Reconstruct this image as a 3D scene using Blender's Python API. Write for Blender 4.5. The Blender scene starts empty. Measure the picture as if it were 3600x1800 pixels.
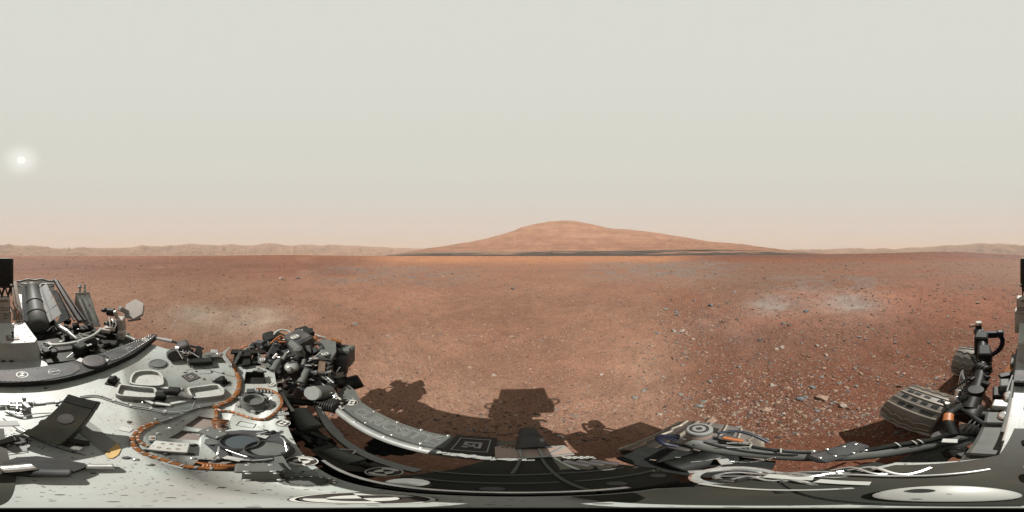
import bpy, bmesh, math, random
import numpy as np
from mathutils import Vector, Matrix, noise as mnoise

R = math.radians
scene = bpy.context.scene
COL = scene.collection
CAM_Z = 2.0

# ------------------------------------------------------------------ camera
cam_data = bpy.data.cameras.new('camera')
cam = bpy.data.objects.new('camera', cam_data)
COL.objects.link(cam)
cam_data.type = 'PANO'
try:
    cam_data.cycles.panorama_type = 'EQUIRECTANGULAR'
    cam_data.cycles.latitude_min = -math.pi / 2
    cam_data.cycles.latitude_max = math.pi / 2
    cam_data.cycles.longitude_min = -math.pi
    cam_data.cycles.longitude_max = math.pi
except Exception:
    pass
try:
    cam_data.panorama_type = 'EQUIRECTANGULAR'
except Exception:
    pass
cam.location = (0, 0, CAM_Z)
cam.rotation_euler = (R(90), 0, 0)
cam_data.clip_start = 0.84          # the camera sits inside the mast head that carries it
cam_data.clip_end = 200000
scene.camera = cam

# ------------------------------------------------------------------ exposure
scene.view_settings.view_transform = 'Standard'
scene.view_settings.look = 'None'
scene.view_settings.gamma = 1
scene.view_settings.exposure = 1.1
try:
    scene.cycles.max_bounces = 5
    scene.cycles.diffuse_bounces = 3
    scene.cycles.glossy_bounces = 3
    scene.cycles.volume_bounces = 0
    scene.cycles.use_denoising = True
    scene.cycles.use_adaptive_sampling = True
    scene.cycles.adaptive_threshold = 0.012
except Exception:
    pass


def s2l(c):
    return tuple(((v / 255) / 12.92 if v / 255 <= 0.04045 else ((v / 255 + 0.055) / 1.055) ** 2.4) for v in c)


def direction(az, el):
    return Vector((math.sin(R(az)) * math.cos(R(el)), math.cos(R(az)) * math.cos(R(el)), math.sin(R(el))))


# ------------------------------------------------------------------ sky
EXPO = 2 ** 1.1
world = bpy.data.worlds.new('World')
scene.world = world
world.use_nodes = True
nt = world.node_tree
nt.nodes.clear()
tc = nt.nodes.new('ShaderNodeTexCoord')
sep = nt.nodes.new('ShaderNodeSeparateXYZ')
nt.links.new(tc.outputs['Generated'], sep.inputs[0])
ramp = nt.nodes.new('ShaderNodeValToRGB')
ramp.color_ramp.interpolation = 'EASE'
stops = [(0.0, (222, 205, 192)), (0.10, (220, 207, 196)), (0.19, (217, 209, 201)), (0.36, (213, 212, 204)), (0.6, (214, 216, 207)),
         (1.0, (217, 219, 212))]
while len(ramp.color_ramp.elements) < len(stops):
    ramp.color_ramp.elements.new(0.5)
for e, (p, c) in zip(ramp.color_ramp.elements, stops):
    e.position = p
    e.color = (*s2l(c), 1)
dn = nt.nodes.new('ShaderNodeTexNoise'); dn.inputs['Scale'].default_value = 2.2; dn.inputs['Detail'].default_value = 3
dmap = nt.nodes.new('ShaderNodeMapping'); dmap.inputs['Scale'].default_value = (1, 1, 4)
nt.links.new(tc.outputs['Generated'], dmap.inputs[0]); nt.links.new(dmap.outputs[0], dn.inputs['Vector'])
dm = nt.nodes.new('ShaderNodeMath'); dm.operation = 'MULTIPLY_ADD'; dm.inputs[1].default_value = 0.07
dz = nt.nodes.new('ShaderNodeMath'); dz.operation = 'SUBTRACT'; dz.inputs[1].default_value = 0.035
nt.links.new(dn.outputs['Fac'], dm.inputs[0]); nt.links.new(sep.outputs['Z'], dz.inputs[0]); nt.links.new(dz.outputs[0], dm.inputs[2])
nt.links.new(dm.outputs[0], ramp.inputs[0])
# bright disc of the sun with the glow of the dust round it
sun_seen = direction(-172.5, 33.7)
dot = nt.nodes.new('ShaderNodeVectorMath'); dot.operation = 'DOT_PRODUCT'
nrm = nt.nodes.new('ShaderNodeVectorMath'); nrm.operation = 'NORMALIZE'
nt.links.new(tc.outputs['Generated'], nrm.inputs[0])
nt.links.new(nrm.outputs[0], dot.inputs[0])
dot.inputs[1].default_value = sun_seen
ac = nt.nodes.new('ShaderNodeMath'); ac.operation = 'ARCCOSINE'
nt.links.new(dot.outputs['Value'], ac.inputs[0])
glow = nt.nodes.new('ShaderNodeMapRange'); glow.interpolation_type = 'SMOOTHERSTEP'
glow.inputs['From Min'].default_value = R(7.5); glow.inputs['From Max'].default_value = R(0.3)
glow.inputs['To Min'].default_value = 0; glow.inputs['To Max'].default_value = 0.21
nt.links.new(ac.outputs[0], glow.inputs['Value'])
disc = nt.nodes.new('ShaderNodeMapRange')
disc.inputs['From Min'].default_value = R(1.45); disc.inputs['From Max'].default_value = R(1.15)
disc.inputs['To Min'].default_value = 0; disc.inputs['To Max'].default_value = 0.2
nt.links.new(ac.outputs[0], disc.inputs['Value'])
add1 = nt.nodes.new('ShaderNodeMath'); add1.operation = 'ADD'
nt.links.new(glow.outputs[0], add1.inputs[0]); nt.links.new(disc.outputs[0], add1.inputs[1])
addc = nt.nodes.new('ShaderNodeMix'); addc.data_type = 'RGBA'; addc.blend_type = 'ADD'
addc.inputs[0].default_value = 1
nt.links.new(ramp.outputs[0], addc.inputs[6]); nt.links.new(add1.outputs[0], addc.inputs[7])
bg = nt.nodes.new('ShaderNodeBackground')
bg.inputs['Strength'].default_value = 1 / EXPO
nt.links.new(addc.outputs[2], bg.inputs['Color'])
wo = nt.nodes.new('ShaderNodeOutputWorld')
nt.links.new(bg.outputs[0], wo.inputs['Surface'])

# ------------------------------------------------------------------ sun
sun_data = bpy.data.lights.new('sun', 'SUN')
sun_data.energy = 4.95
sun_data.angle = R(0.5)
sun_data.color = (1, 0.965, 0.91)
sun = bpy.data.objects.new('sun', sun_data)
COL.objects.link(sun)
SUN_DIR = direction(-176.0, 49.0)
sun.rotation_euler = SUN_DIR.to_track_quat('Z', 'Y').to_euler()
sun.location = SUN_DIR * 50

# ------------------------------------------------------------------ materials
MATS = {}


def nodes_of(name):
    m = bpy.data.materials.new(name)
    m.use_nodes = True
    n = m.node_tree.nodes
    l = m.node_tree.links
    return m, n, l, n['Principled BSDF']


def mat(name, col, rough=0.6, metal=0.0, var=0.12, scale=18.0, bump=0.15, spots=None, dust=0.0):
    """surface with mottled tone, fine relief, optional dark flecks of grit and red dust"""
    if name in MATS:
        return MATS[name]
    m, n, l, b = nodes_of(name)
    t = n.new('ShaderNodeTexCoord')
    g = n.new('ShaderNodeNewGeometry')
    nz = n.new('ShaderNodeTexNoise'); nz.inputs['Scale'].default_value = scale; nz.inputs['Detail'].default_value = 6
    l.new(g.outputs['Position'], nz.inputs['Vector'])
    mr = n.new('ShaderNodeMapRange')
    mr.inputs['From Min'].default_value = 0.3; mr.inputs['From Max'].default_value = 0.7
    mr.inputs['To Min'].default_value = 1 - var; mr.inputs['To Max'].default_value = 1 + var
    l.new(nz.outputs['Fac'], mr.inputs['Value'])
    mul = n.new('ShaderNodeVectorMath'); mul.operation = 'SCALE'
    mul.inputs[0].default_value = tuple(v * 0.86 for v in col)
    l.new(mr.outputs[0], mul.inputs['Scale'])
    out = mul.outputs[0]
    if dust:
        nd = n.new('ShaderNodeTexNoise'); nd.inputs['Scale'].default_value = 7; nd.inputs['Detail'].default_value = 8
        l.new(g.outputs['Position'], nd.inputs['Vector'])
        md = n.new('ShaderNodeMapRange')
        md.inputs['From Min'].default_value = 0.42; md.inputs['From Max'].default_value = 0.75
        md.inputs['To Min'].default_value = 0; md.inputs['To Max'].default_value = dust
        l.new(nd.outputs['Fac'], md.inputs['Value'])
        mx = n.new('ShaderNodeMix'); mx.data_type = 'RGBA'
        l.new(md.outputs[0], mx.inputs[0]); l.new(out, mx.inputs[6]); mx.inputs[7].default_value = (0.13, 0.073, 0.052, 1)
        out = mx.outputs[2]
    if spots:
        for k, (sc, thr) in enumerate(spots):
            v = n.new('ShaderNodeTexVoronoi'); v.inputs['Scale'].default_value = sc
            l.new(g.outputs['Position'], v.inputs['Vector'])
            sp = n.new('ShaderNodeSeparateColor'); l.new(v.outputs['Color'], sp.inputs[0])
            th = n.new('ShaderNodeMath'); th.operation = 'MULTIPLY'; th.inputs[1].default_value = thr
            pw = n.new('ShaderNodeMath'); pw.operation = 'POWER'; pw.inputs[1].default_value = 3
            l.new(sp.outputs[0], pw.inputs[0]); l.new(pw.outputs[0], th.inputs[0])
            lt = n.new('ShaderNodeMath'); lt.operation = 'LESS_THAN'
            l.new(v.outputs['Distance'], lt.inputs[0]); l.new(th.outputs[0], lt.inputs[1])
            mx = n.new('ShaderNodeMix'); mx.data_type = 'RGBA'
            l.new(lt.outputs[0], mx.inputs[0]); l.new(out, mx.inputs[6]); mx.inputs[7].default_value = (0.03, 0.026, 0.022, 1)
            out = mx.outputs[2]
    l.new(out, b.inputs['Base Color'])
    b.inputs['Roughness'].default_value = rough
    b.inputs['Metallic'].default_value = metal
    if max(col) < 0.08:
        b.inputs['Specular IOR Level'].default_value = 0.16
    if bump:
        bp = n.new('ShaderNodeBump'); bp.inputs['Strength'].default_value = bump; bp.inputs['Distance'].default_value = 0.004
        l.new(nz.outputs['Fac'], bp.inputs['Height']); l.new(bp.outputs[0], b.inputs['Normal'])
    MATS[name] = m
    return m


DECK = mat('white_deck_paint', (0.212, 0.229, 0.212), 0.5, 0, 0.16, 3.2, 0.08, [(20, 0.13), (34, 0.22), (60, 0.26), (110, 0.30), (190, 0.3)], dust=0.36)
WHITE = mat('white_painted_metal', (0.25, 0.255, 0.235), 0.45, 0, 0.12, 9, 0.05, [(70, 0.25)], dust=0.2)
CREAM = mat('dusty_white_panel', (0.24, 0.215, 0.19), 0.55, 0, 0.12, 9, 0.1, dust=0.25)
GREY = mat('grey_painted_metal', (0.07, 0.075, 0.069), 0.55, 0.0, 0.12, 20, 0.1, dust=0.12)
LGREY = mat('light_grey_metal', (0.16, 0.165, 0.155), 0.45, 0.1, 0.12, 20, 0.1)
SLATE = mat('slate_anodised_metal', (0.034, 0.037, 0.038), 0.55, 0.0, 0.25, 14, 0.1, dust=0.2)
DARK = mat('black_anodised_metal', (0.008, 0.0085, 0.0075), 0.5, 0.0, 0.4, 25, 0.2, dust=0.05)
OLIVE = mat('dark_olive_panel', (0.014, 0.0155, 0.011), 0.5, 0.0, 0.35, 9, 0.15, dust=0.12)
BLACK = mat('matt_black_paint', (0.009, 0.01, 0.009), 0.6, 0, 0.3, 30, 0.1)
SILVER = mat('bare_silver_metal', (0.55, 0.55, 0.53), 0.25, 0.9, 0.15, 30, 0.15)
CHROME = mat('polished_foil', (0.85, 0.85, 0.83), 0.16, 1.0, 0.1, 40, 0.6)
COPPER = mat('amber_cable_wrap', (0.17, 0.062, 0.016), 0.35, 0.25, 0.5, 90, 0.5)
BRONZE = mat('brown_bronze_metal', (0.10, 0.065, 0.042), 0.5, 0.2, 0.25, 22, 0.15)
GOLD = mat('ochre_plate', (0.30, 0.185, 0.05), 0.6, 0, 0.1, 60, 0.1)
TAPE = mat('grey_strip', (0.10, 0.10, 0.088), 0.6, 0, 0.08, 30, 0.05)
ORANGE = mat('orange_cable_sleeve', (0.24, 0.075, 0.018), 0.5, 0, 0.2, 60, 0.2)
TYRE = mat('dusty_aluminium_tread', (0.085, 0.079, 0.070), 0.45, 0.2, 0.15, 12, 0.08, dust=0.35)
CLEAT = mat('worn_cleat_edge', (0.22, 0.195, 0.16), 0.4, 0.3, 0.1, 20, 0.05)
MARKW = mat('marker_white', (0.34, 0.34, 0.31), 0.6, 0, 0.05, 30, 0)
MARKD = mat('marker_dark', (0.028, 0.022, 0.02), 0.6, 0, 0.1, 30, 0)
BEIGE = mat('pinkish_beige_panel', (0.20, 0.145, 0.12), 0.5, 0, 0.1, 10, 0.05)
BLUE = mat('navy_blue_coating', (0.010, 0.012, 0.022), 0.45, 0.0, 0.2, 20, 0.1)
RECESS = mat('well_brown', (0.11, 0.085, 0.07), 0.6, 0, 0.12, 15, 0.05)  # darker brown than the deck, used inside its wells
GLASS = mat('dark_blue_grey_plate', (0.055, 0.065, 0.07), 0.25, 0.3, 0.08, 10, 0.02)
def see_through_cloth():
    m = mat('white_cloth_shield', (0.42, 0.415, 0.40), 0.8, 0, 0.12, 25, 0.8)
    n, l = m.node_tree.nodes, m.node_tree.links
    tr = n.new('ShaderNodeBsdfTranslucent'); tr.inputs[0].default_value = (0.42, 0.41, 0.39, 1)
    mx = n.new('ShaderNodeMixShader'); mx.inputs[0].default_value = 0.5
    l.new(n['Principled BSDF'].outputs[0], mx.inputs[1]); l.new(tr.outputs[0], mx.inputs[2])
    l.new(mx.outputs[0], n['Material Output'].inputs['Surface'])
    return m


CLOTH = see_through_cloth()

MIDG = mat('mid_grey_panel', (0.115, 0.12, 0.113), 0.55, 0, 0.15, 9, 0.05, dust=0.2)

# ------------------------------------------------------------------ mesh helpers


def A(px, py, z):
    """point on the level z that lies px/10 degrees round and py/10 degrees down"""
    az = R(px / 10 - 180); d = (CAM_Z - z) / math.tan(R(py / 10 - 90))
    return Vector((d * math.sin(az), d * math.cos(az), z))


def D(px, py, d):
    az = R(px / 10 - 180)
    return Vector((d * math.sin(az), d * math.cos(az), CAM_Z - d * math.tan(R(py / 10 - 90))))


KEEP = __import__('re').compile(r'bolt|rivet|screw|seam|rib|frame|pattern|stud|lettering|spoke|cleat|tread|cutter')


class MB:
    def __init__(self):
        self.v = []; self.f = []; self.s = []; self.r = []      # r: the run of points and faces of each shape

    def add(self, vs, fs, smooth=False):
        o = len(self.v)
        self.v += [tuple(p) for p in vs]
        self.f += [tuple(i + o for i in f) for f in fs]
        self.s += [smooth] * len(fs)
        self.r.append([o, len(self.v), len(self.f) - len(fs), len(self.f)])
        return self

    def box(self, c, size, rot=None, bev=0.12, axis=None):
        """box with chamfered edges: bev is a share of the smallest side"""
        sx, sy, sz = [s / 2 for s in size]
        b = min(size) * bev
        vs = []; idx = {}
        for i in (-1, 1):
            for j in (-1, 1):
                for k in (-1, 1):
                    for a in range(3):
                        p = [i * sx, j * sy, k * sz]
                        q = [i * (sx - b), j * (sy - b), k * (sz - b)]
                        q[a] = p[a]
                        idx[(i, j, k, a)] = len(vs)
                        vs.append(Vector(q))
        fs = []
        S = [(-1, -1), (1, -1), (1, 1), (-1, 1)]
        for a in range(3):
            u, w = (a + 1) % 3, (a + 2) % 3
            for s in (-1, 1):
                f = []
                for (p, q) in S:
                    t = [0, 0, 0]; t[a] = s; t[u] = p; t[w] = q
                    f.append(idx[(t[0], t[1], t[2], a)])
                fs.append(tuple(f if s > 0 else f[::-1]))
            for p in (-1, 1):
                for q in (-1, 1):
                    t0 = [0, 0, 0]; t1 = [0, 0, 0]
                    t0[a] = -1; t1[a] = 1
                    for t in (t0, t1):
                        t[u] = p; t[w] = q
                    f = [idx[(*t0, u)], idx[(*t1, u)], idx[(*t1, w)], idx[(*t0, w)]]
                    fs.append(tuple(f if p * q > 0 else f[::-1]))
        for i in (-1, 1):
            for j in (-1, 1):
                for k in (-1, 1):
                    f = [idx[(i, j, k, a)] for a in range(3)]
                    fs.append(tuple(f if i * j * k > 0 else f[::-1]))
        if rot is None:
            M = Matrix.Identity(3)
        elif isinstance(rot, Matrix):
            M = rot
        elif isinstance(rot, (int, float)):
            M = Matrix.Rotation(R(rot), 3, 'Z')
        else:
            from mathutils import Euler
            M = Euler([R(a) for a in rot]).to_matrix()
        c = Vector(c)
        return self.add([M @ v + c for v in vs], fs)

    def bar(self, p0, p1, w, h, up=(0, 0, 1)):
        p0, p1 = Vector(p0), Vector(p1)
        x = (p1 - p0); L = x.length; x.normalize()
        y = Vector(up).cross(x)
        if y.length < 1e-4:
            y = Vector((1, 0, 0)).cross(x)
        y.normalize(); z = x.cross(y)
        M = Matrix((x, y, z)).transposed()
        return self.box((p0 + p1) / 2, (L, w, h), M)

    def lathe(self, p0, axis, prof, seg=24, smooth=True, cap=True):
        """prof: (distance along the axis, radius) list"""
        p0 = Vector(p0); z = Vector(axis).normalized()
        x = z.orthogonal().normalized(); y = z.cross(x)
        vs = []; fs = []
        for t, r in prof:
            for k in range(seg):
                a = 2 * math.pi * k / seg
                vs.append(p0 + z * t + (x * math.cos(a) + y * math.sin(a)) * max(r, 1e-5))
        for i in range(len(prof) - 1):
            for k in range(seg):
                k2 = (k + 1) % seg
                fs.append((i * seg + k, i * seg + k2, (i + 1) * seg + k2, (i + 1) * seg + k))
        self.add(vs, fs, smooth)
        if cap:
            o = len(self.v) - len(vs)
            self.f.append(tuple(o + k for k in range(seg))[::-1]); self.s.append(False)
            o2 = o + (len(prof) - 1) * seg
            self.f.append(tuple(o2 + k for k in range(seg))); self.s.append(False)
            self.r[-1][3] = len(self.f)
        return self

    def cyl(self, p0, p1, r0, r1=None, seg=20, bev=0.12):
        p0, p1 = Vector(p0), Vector(p1)
        r1 = r0 if r1 is None else r1
        L = (p1 - p0).length
        b = min(r0, r1, L) * bev
        return self.lathe(p0, p1 - p0, [(0, r0 - b), (b, r0), (L - b, r1), (L, r1 - b)], seg)

    def ring(self, c, axis, R0, R1, h, seg=32):
        """flat ring (washer) of inner radius R0, outer R1, height h"""
        return self.lathe(c, axis, [(0, R0), (0, R1), (h * 0.8, R1), (h, R1 - h * 0.2), (h, R0), (0, R0)], seg, False, False)

    def tube(self, pts, r, seg=8, smooth_n=5, taper=None):
        pts = [Vector(p) for p in pts]
        if len(pts) > 2 and smooth_n > 1:
            q = []
            for i in range(len(pts) - 1):
                a = pts[max(i - 1, 0)]; b = pts[i]; c = pts[i + 1]; d = pts[min(i + 2, len(pts) - 1)]
                for k in range(smooth_n):
                    t = k / smooth_n
                    q.append(0.5 * ((2 * b) + (c - a) * t + (2 * a - 5 * b + 4 * c - d) * t * t + (3 * b - a - 3 * c + d) * t ** 3))
            q.append(pts[-1]); pts = q
        n = len(pts); vs = []; fs = []
        up = None
        for i, p in enumerate(pts):
            t = (pts[min(i + 1, n - 1)] - pts[max(i - 1, 0)])
            if t.length < 1e-7:
                t = Vector((0, 0, 1))
            t.normalize()
            if up is None:
                up = t.orthogonal().normalized()
            x = (up - t * up.dot(t))
            if x.length < 1e-5:
                x = t.orthogonal()
            x.normalize(); y = t.cross(x); up = x
            rr = r if taper is None else r + (taper - r) * i / (n - 1)
            for k in range(seg):
                a = 2 * math.pi * k / seg
                vs.append(p + (x * math.cos(a) + y * math.sin(a)) * rr)
        for i in range(n - 1):
            for k in range(seg):
                k2 = (k + 1) % seg
                fs.append((i * seg + k, i * seg + k2, (i + 1) * seg + k2, (i + 1) * seg + k))
        fs.append(tuple(range(seg))[::-1]); fs.append(tuple((n - 1) * seg + k for k in range(seg)))
        return self.add(vs, fs, True)

    def prism(self, poly, z0, z1, M=None):
        """poly: outline in plan, counter-clockwise; M places it"""
        n = len(poly)
        vs = [Vector((x, y, z0)) for x, y in poly] + [Vector((x, y, z1)) for x, y in poly]
        if M is not None:
            vs = [M @ v for v in vs]
        fs = [tuple(range(n))[::-1], tuple(range(n, 2 * n))] + [(i, (i + 1) % n, n + (i + 1) % n, n + i) for i in range(n)]
        return self.add(vs, fs)

    def slab(self, pts, th):
        """plate through 3-4 space points with thickness th"""
        pts = [Vector(p) for p in pts]
        nn = (pts[1] - pts[0]).cross(pts[-1] - pts[0]).normalized() * th
        n = len(pts)
        vs = pts + [p - nn for p in pts]
        fs = [tuple(range(n)), tuple(range(n, 2 * n))[::-1]] + [(i, n + i, n + (i + 1) % n, (i + 1) % n) for i in range(n)]
        return self.add(vs, fs)

    def ball(self, c, r, sc=(1, 1, 1), seg=16):
        c = Vector(c); vs = []; fs = []
        m = seg // 2
        for i in range(m + 1):
            th = math.pi * i / m
            for k in range(seg):
                a = 2 * math.pi * k / seg
                vs.append(c + Vector((r * sc[0] * math.sin(th) * math.cos(a), r * sc[1] * math.sin(th) * math.sin(a), r * sc[2] * math.cos(th))))
        for i in range(m):
            for k in range(seg):
                k2 = (k + 1) % seg
                fs.append((i * seg + k, (i + 1) * seg + k, (i + 1) * seg + k2, i * seg + k2))
        return self.add(vs, fs, True)

    def bolts(self, pts, r=0.004, h=0.003, axis=(0, 0, 1)):
        for p in pts:
            self.lathe(p, axis, [(0, r), (h * 0.6, r * 0.95), (h, r * 0.4)], 8)
        return self

    def build(self, name, material, parent=None, label=None):
        """one object per separate piece: shapes far from each other become siblings; the largest is returned"""
        P = np.array([tuple(p) for p in self.v]); n = len(self.r)
        if n > 1 and not KEEP.search(name):
            lo = np.array([P[a:b].min(0) for a, b, _, _ in self.r]); hi = np.array([P[a:b].max(0) for a, b, _, _ in self.r])
            size = (hi - lo).max(1)
            gap = np.maximum(0, np.maximum(lo[:, None] - hi[None], lo[None] - hi[:, None]))
            near = np.sqrt((gap ** 2).sum(2)) <= np.maximum(0.019, 0.45 * np.maximum(size[:, None], size[None]))
            lab = np.arange(n)
            for _ in range(n):
                new = np.array([lab[near[i]].min() for i in range(n)])
                if (new == lab).all(): break
                lab = new
        else:
            lab = np.zeros(n, int)
        groups = [[i for i in range(n) if lab[i] == g] for g in sorted(set(lab.tolist()))]
        groups.sort(key=lambda g: -float(np.ptp(np.concatenate([P[self.r[i][0]:self.r[i][1]] for i in g]), axis=0).max()))
        first = None
        for g in groups:
            vs = []; fs = []; sm_ = []
            for i in g:
                a, b, c, d = self.r[i]; o = len(vs) - a
                vs += self.v[a:b]; fs += [tuple(k + o for k in f) for f in self.f[c:d]]; sm_ += self.s[c:d]
            ob = self._one(name, material, parent, label, vs, fs, sm_)
            first = first or ob
        return first

    def _one(self, name, material, parent, label, vs, fs, sm_):
        me = bpy.data.meshes.new(name)
        v = np.array([tuple(p) for p in vs], dtype=np.float64)
        lo, hi = v.min(0), v.max(0)
        org = Vector(((lo + hi) / 2).tolist())
        me.from_pydata([tuple(Vector(p) - org) for p in vs], [], fs)
        me.materials.append(material)
        me.polygons.foreach_set('use_smooth', sm_)
        me.validate()
        me.update()
        try:
            me.set_sharp_from_angle(angle=R(38))
        except Exception:
            pass
        o = bpy.data.objects.new(name, me)
        COL.objects.link(o)
        o['wo'] = list(org)
        if parent is not None:
            o.parent = parent
            o.location = org - Vector(parent['wo'])
        else:
            o.location = org
        if label:
            o['label'] = label
        return o


def absorb(dst, src):
    """surface detail (bolts, rivets, printed marks) goes into its part's own mesh"""
    me = src.data.copy()
    me.transform(Matrix.Translation(Vector(src['wo']) - Vector(dst['wo'])))
    n = len(dst.data.materials)
    for m in src.data.materials: dst.data.materials.append(m)
    me.polygons.foreach_set('material_index', [p.material_index + n for p in me.polygons])
    bm = bmesh.new(); bm.from_mesh(dst.data); bm.from_mesh(me); bm.to_mesh(dst.data); bm.free()
    bpy.data.objects.remove(src)
    return dst


def tag(o, label=None, cat=None, group=None, kind=None):
    if label: o['label'] = label
    if cat: o['category'] = cat
    if group: o['group'] = group
    if kind: o['kind'] = kind
    return o


def empty(name, loc, parent=None):
    o = bpy.data.objects.new(name, None)
    COL.objects.link(o)
    o['wo'] = list(loc)
    o.parent = parent
    o.location = Vector(loc) - (Vector(parent['wo']) if parent else Vector((0, 0, 0)))
    return o


def copy_tree(o, loc, parent, root=True):
    c = o.copy()
    COL.objects.link(c)
    c.parent = parent
    if root:
        c['wo'] = list(loc)
        c.location = Vector(loc) - (Vector(parent['wo']) if parent else Vector((0, 0, 0)))
    for ch in o.children:
        copy_tree(ch, None, c, False)
    return c


def text_part(txt, name, material, parent, M, size=0.1, depth=0.0015, offset=0.0, spacing=1.0, font_shear=0.0):
    cu = bpy.data.curves.new(name, 'FONT')
    cu.body = txt; cu.size = size; cu.extrude = depth; cu.offset = offset; cu.space_character = spacing; cu.shear = font_shear
    cu.align_x = 'CENTER'; cu.align_y = 'CENTER'
    tmp = bpy.data.objects.new('tmp_text', cu)
    COL.objects.link(tmp)
    dg = bpy.context.evaluated_depsgraph_get()
    me = bpy.data.meshes.new_from_object(tmp.evaluated_get(dg))
    bpy.data.objects.remove(tmp)
    mb = MB()
    mb.add([M @ v.co for v in me.vertices], [tuple(p.vertices) for p in me.polygons])
    return mb.build(name, material, parent)


def frame_at(c, xdir=(1, 0, 0), up=(0, 0, 1)):
    z = Vector(up).normalized(); x = Vector(xdir); x = (x - z * x.dot(z)).normalized(); y = z.cross(x)
    M = Matrix((x, y, z)).transposed().to_4x4(); M.translation = Vector(c)
    return M


def marker(parent, c, r, ang=0, up=(0, 0, 1), name='target_marker'):
    """round black and white tracking target"""
    xd = Vector((math.cos(R(ang)), math.sin(R(ang)), 0))
    if abs(Vector(up).normalized().z) < 0.3:
        xd = Vector((0, 0, 1)) if ang == 0 else Vector((0, 0, 1))
    M = frame_at(c, xd, up)
    mb = MB()
    mb.lathe(c, up, [(0, r), (0.002, r), (0.0025, r * 0.98)], 36)
    d = mb.build(name, MARKD, parent)
    w = MB()

    def wedge(a0, a1, r0, r1, n=10):
        top = 0.0045
        vs = []
        for i in range(n + 1):
            a = R(a0 + (a1 - a0) * i / n)
            for rr in (r0, r1):
                vs.append(M @ Vector((rr * math.cos(a), rr * math.sin(a), top)))
        w.add(vs, [(2 * i, 2 * i + 1, 2 * i + 3, 2 * i + 2) for i in range(n)])
    wedge(45, 180 - 45, r * 0.5, r * 0.8); wedge(225, 315, r * 0.5, r * 0.8)
    wedge(-45, 45, 0.0005, r * 0.5); wedge(135, 225, 0.0005, r * 0.5)
    wedge(0, 360, r * 0.9, r * 0.97, 36)
    p = d
    w.build('pattern', MARKW, p if parent.parent is None else parent)
    return d


# ------------------------------------------------------------------ numpy noise
def hash2(ix, iy, seed):
    n = (ix.astype(np.int64) * 374761393 + iy.astype(np.int64) * 668265263 + seed * 69069) & 0xffffffff
    n = ((n ^ (n >> 13)) * 1274126177) & 0xffffffff
    n = (n ^ (n >> 16)) & 0xffffff
    return n / float(0xffffff)


def vnoise(x, y, seed=0):
    ix = np.floor(x); iy = np.floor(y); fx = x - ix; fy = y - iy
    fx = fx * fx * fx * (fx * (fx * 6 - 15) + 10); fy = fy * fy * fy * (fy * (fy * 6 - 15) + 10)
    a = hash2(ix, iy, seed); b = hash2(ix + 1, iy, seed); c = hash2(ix, iy + 1, seed); d = hash2(ix + 1, iy + 1, seed)
    return (a * (1 - fx) + b * fx) * (1 - fy) + (c * (1 - fx) + d * fx) * fy


def fbm(x, y, oct=5, seed=0, gain=0.5):
    s = 0; amp = 1; tot = 0
    for i in range(oct):
        s = s + amp * vnoise(x * 2 ** i + 17.3 * i, y * 2 ** i - 9.1 * i, seed + i); tot += amp; amp *= gain
    return s / tot


def ridged(x, y, oct=5, seed=0, gain=0.5):
    s = 0; amp = 1; tot = 0
    for i in range(oct):
        s = s + amp * (1 - np.abs(2 * vnoise(x * 2 ** i + 3.7 * i, y * 2 ** i + 5.9 * i, seed + i) - 1)); tot += amp; amp *= gain
    return s / tot


def sst(a, b, x):
    t = np.clip((x - a) / (b - a), 0, 1)
    return t * t * (3 - 2 * t)


# crest of the near ground ridge, degrees above the level, against bearing
NEAR_PX = [0, 150, 400, 700, 1000, 1200, 1400, 2000, 2250, 2400, 2680, 2900, 3050, 3200, 3300, 3400, 3500, 3600]
NEAR_PY = [898, 900, 902, 899, 896, 899, 902, 903, 901, 899, 897, 894, 891, 887.5, 885, 887, 893, 898]


def ground_h(x, y):
    r = np.hypot(x, y)
    az = np.degrees(np.arctan2(x, y))
    px = (az + 180) * 10
    el = 90 - np.interp(px, NEAR_PX, NEAR_PY) / 10
    rc = 95.0
    H = CAM_Z + rc * np.tan(np.radians(el)) * 1.0
    H = np.where(el < 0, H * 0.9, H)
    h = H * sst(10, rc, r) ** 1.3 * (1 - sst(rc, 420, r))
    h = h + (fbm(x * 1.9, y * 1.9, 4, 3) - 0.5) * 0.07 * sst(0.3, 1.5, r) + (fbm(x * 11, y * 11, 3, 4) - 0.5) * 0.018 * sst(0.3, 1.5, r) * (1 - sst(6, 12, r))
    h = h + (fbm(x * 0.35, y * 0.35, 4, 8) - 0.5) * 0.16 * sst(2.0, 7, r)
    h = h + (fbm(x / 24, y / 24, 4, 5) - 0.5) * 1.0 * sst(12, 60, r) * (1 - 0.5 * sst(60, 100, r))
    h = h + (fbm(x / 260, y / 260, 4, 6) - 0.5) * 5 * sst(180, 900, r)
    h = h + (fbm(x / 1500, y / 1500, 4, 7) - 0.5) * 14 * sst(1500, 4500, r)
    # shallow blast pits
    for cx, cy, s in PITS:
        d2 = ((x - cx) ** 2 + (y - cy) ** 2) / s ** 2
        h = h - 0.09 * np.exp(-d2 * 1.6) + 0.03 * np.exp(-(np.sqrt(d2) - 1.3) ** 2 * 4)
    return h


PITS = []
for px, py, s in ((2740, 1070, 0.85), (2965, 1062, 1.05), (690, 1108, 0.6), (905, 1115, 0.6), (2510, 1130, 0.35), (2650, 1160, 0.7)):
    p = A(px, py, 0.0)
    PITS.append((p.x, p.y, s))


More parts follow.
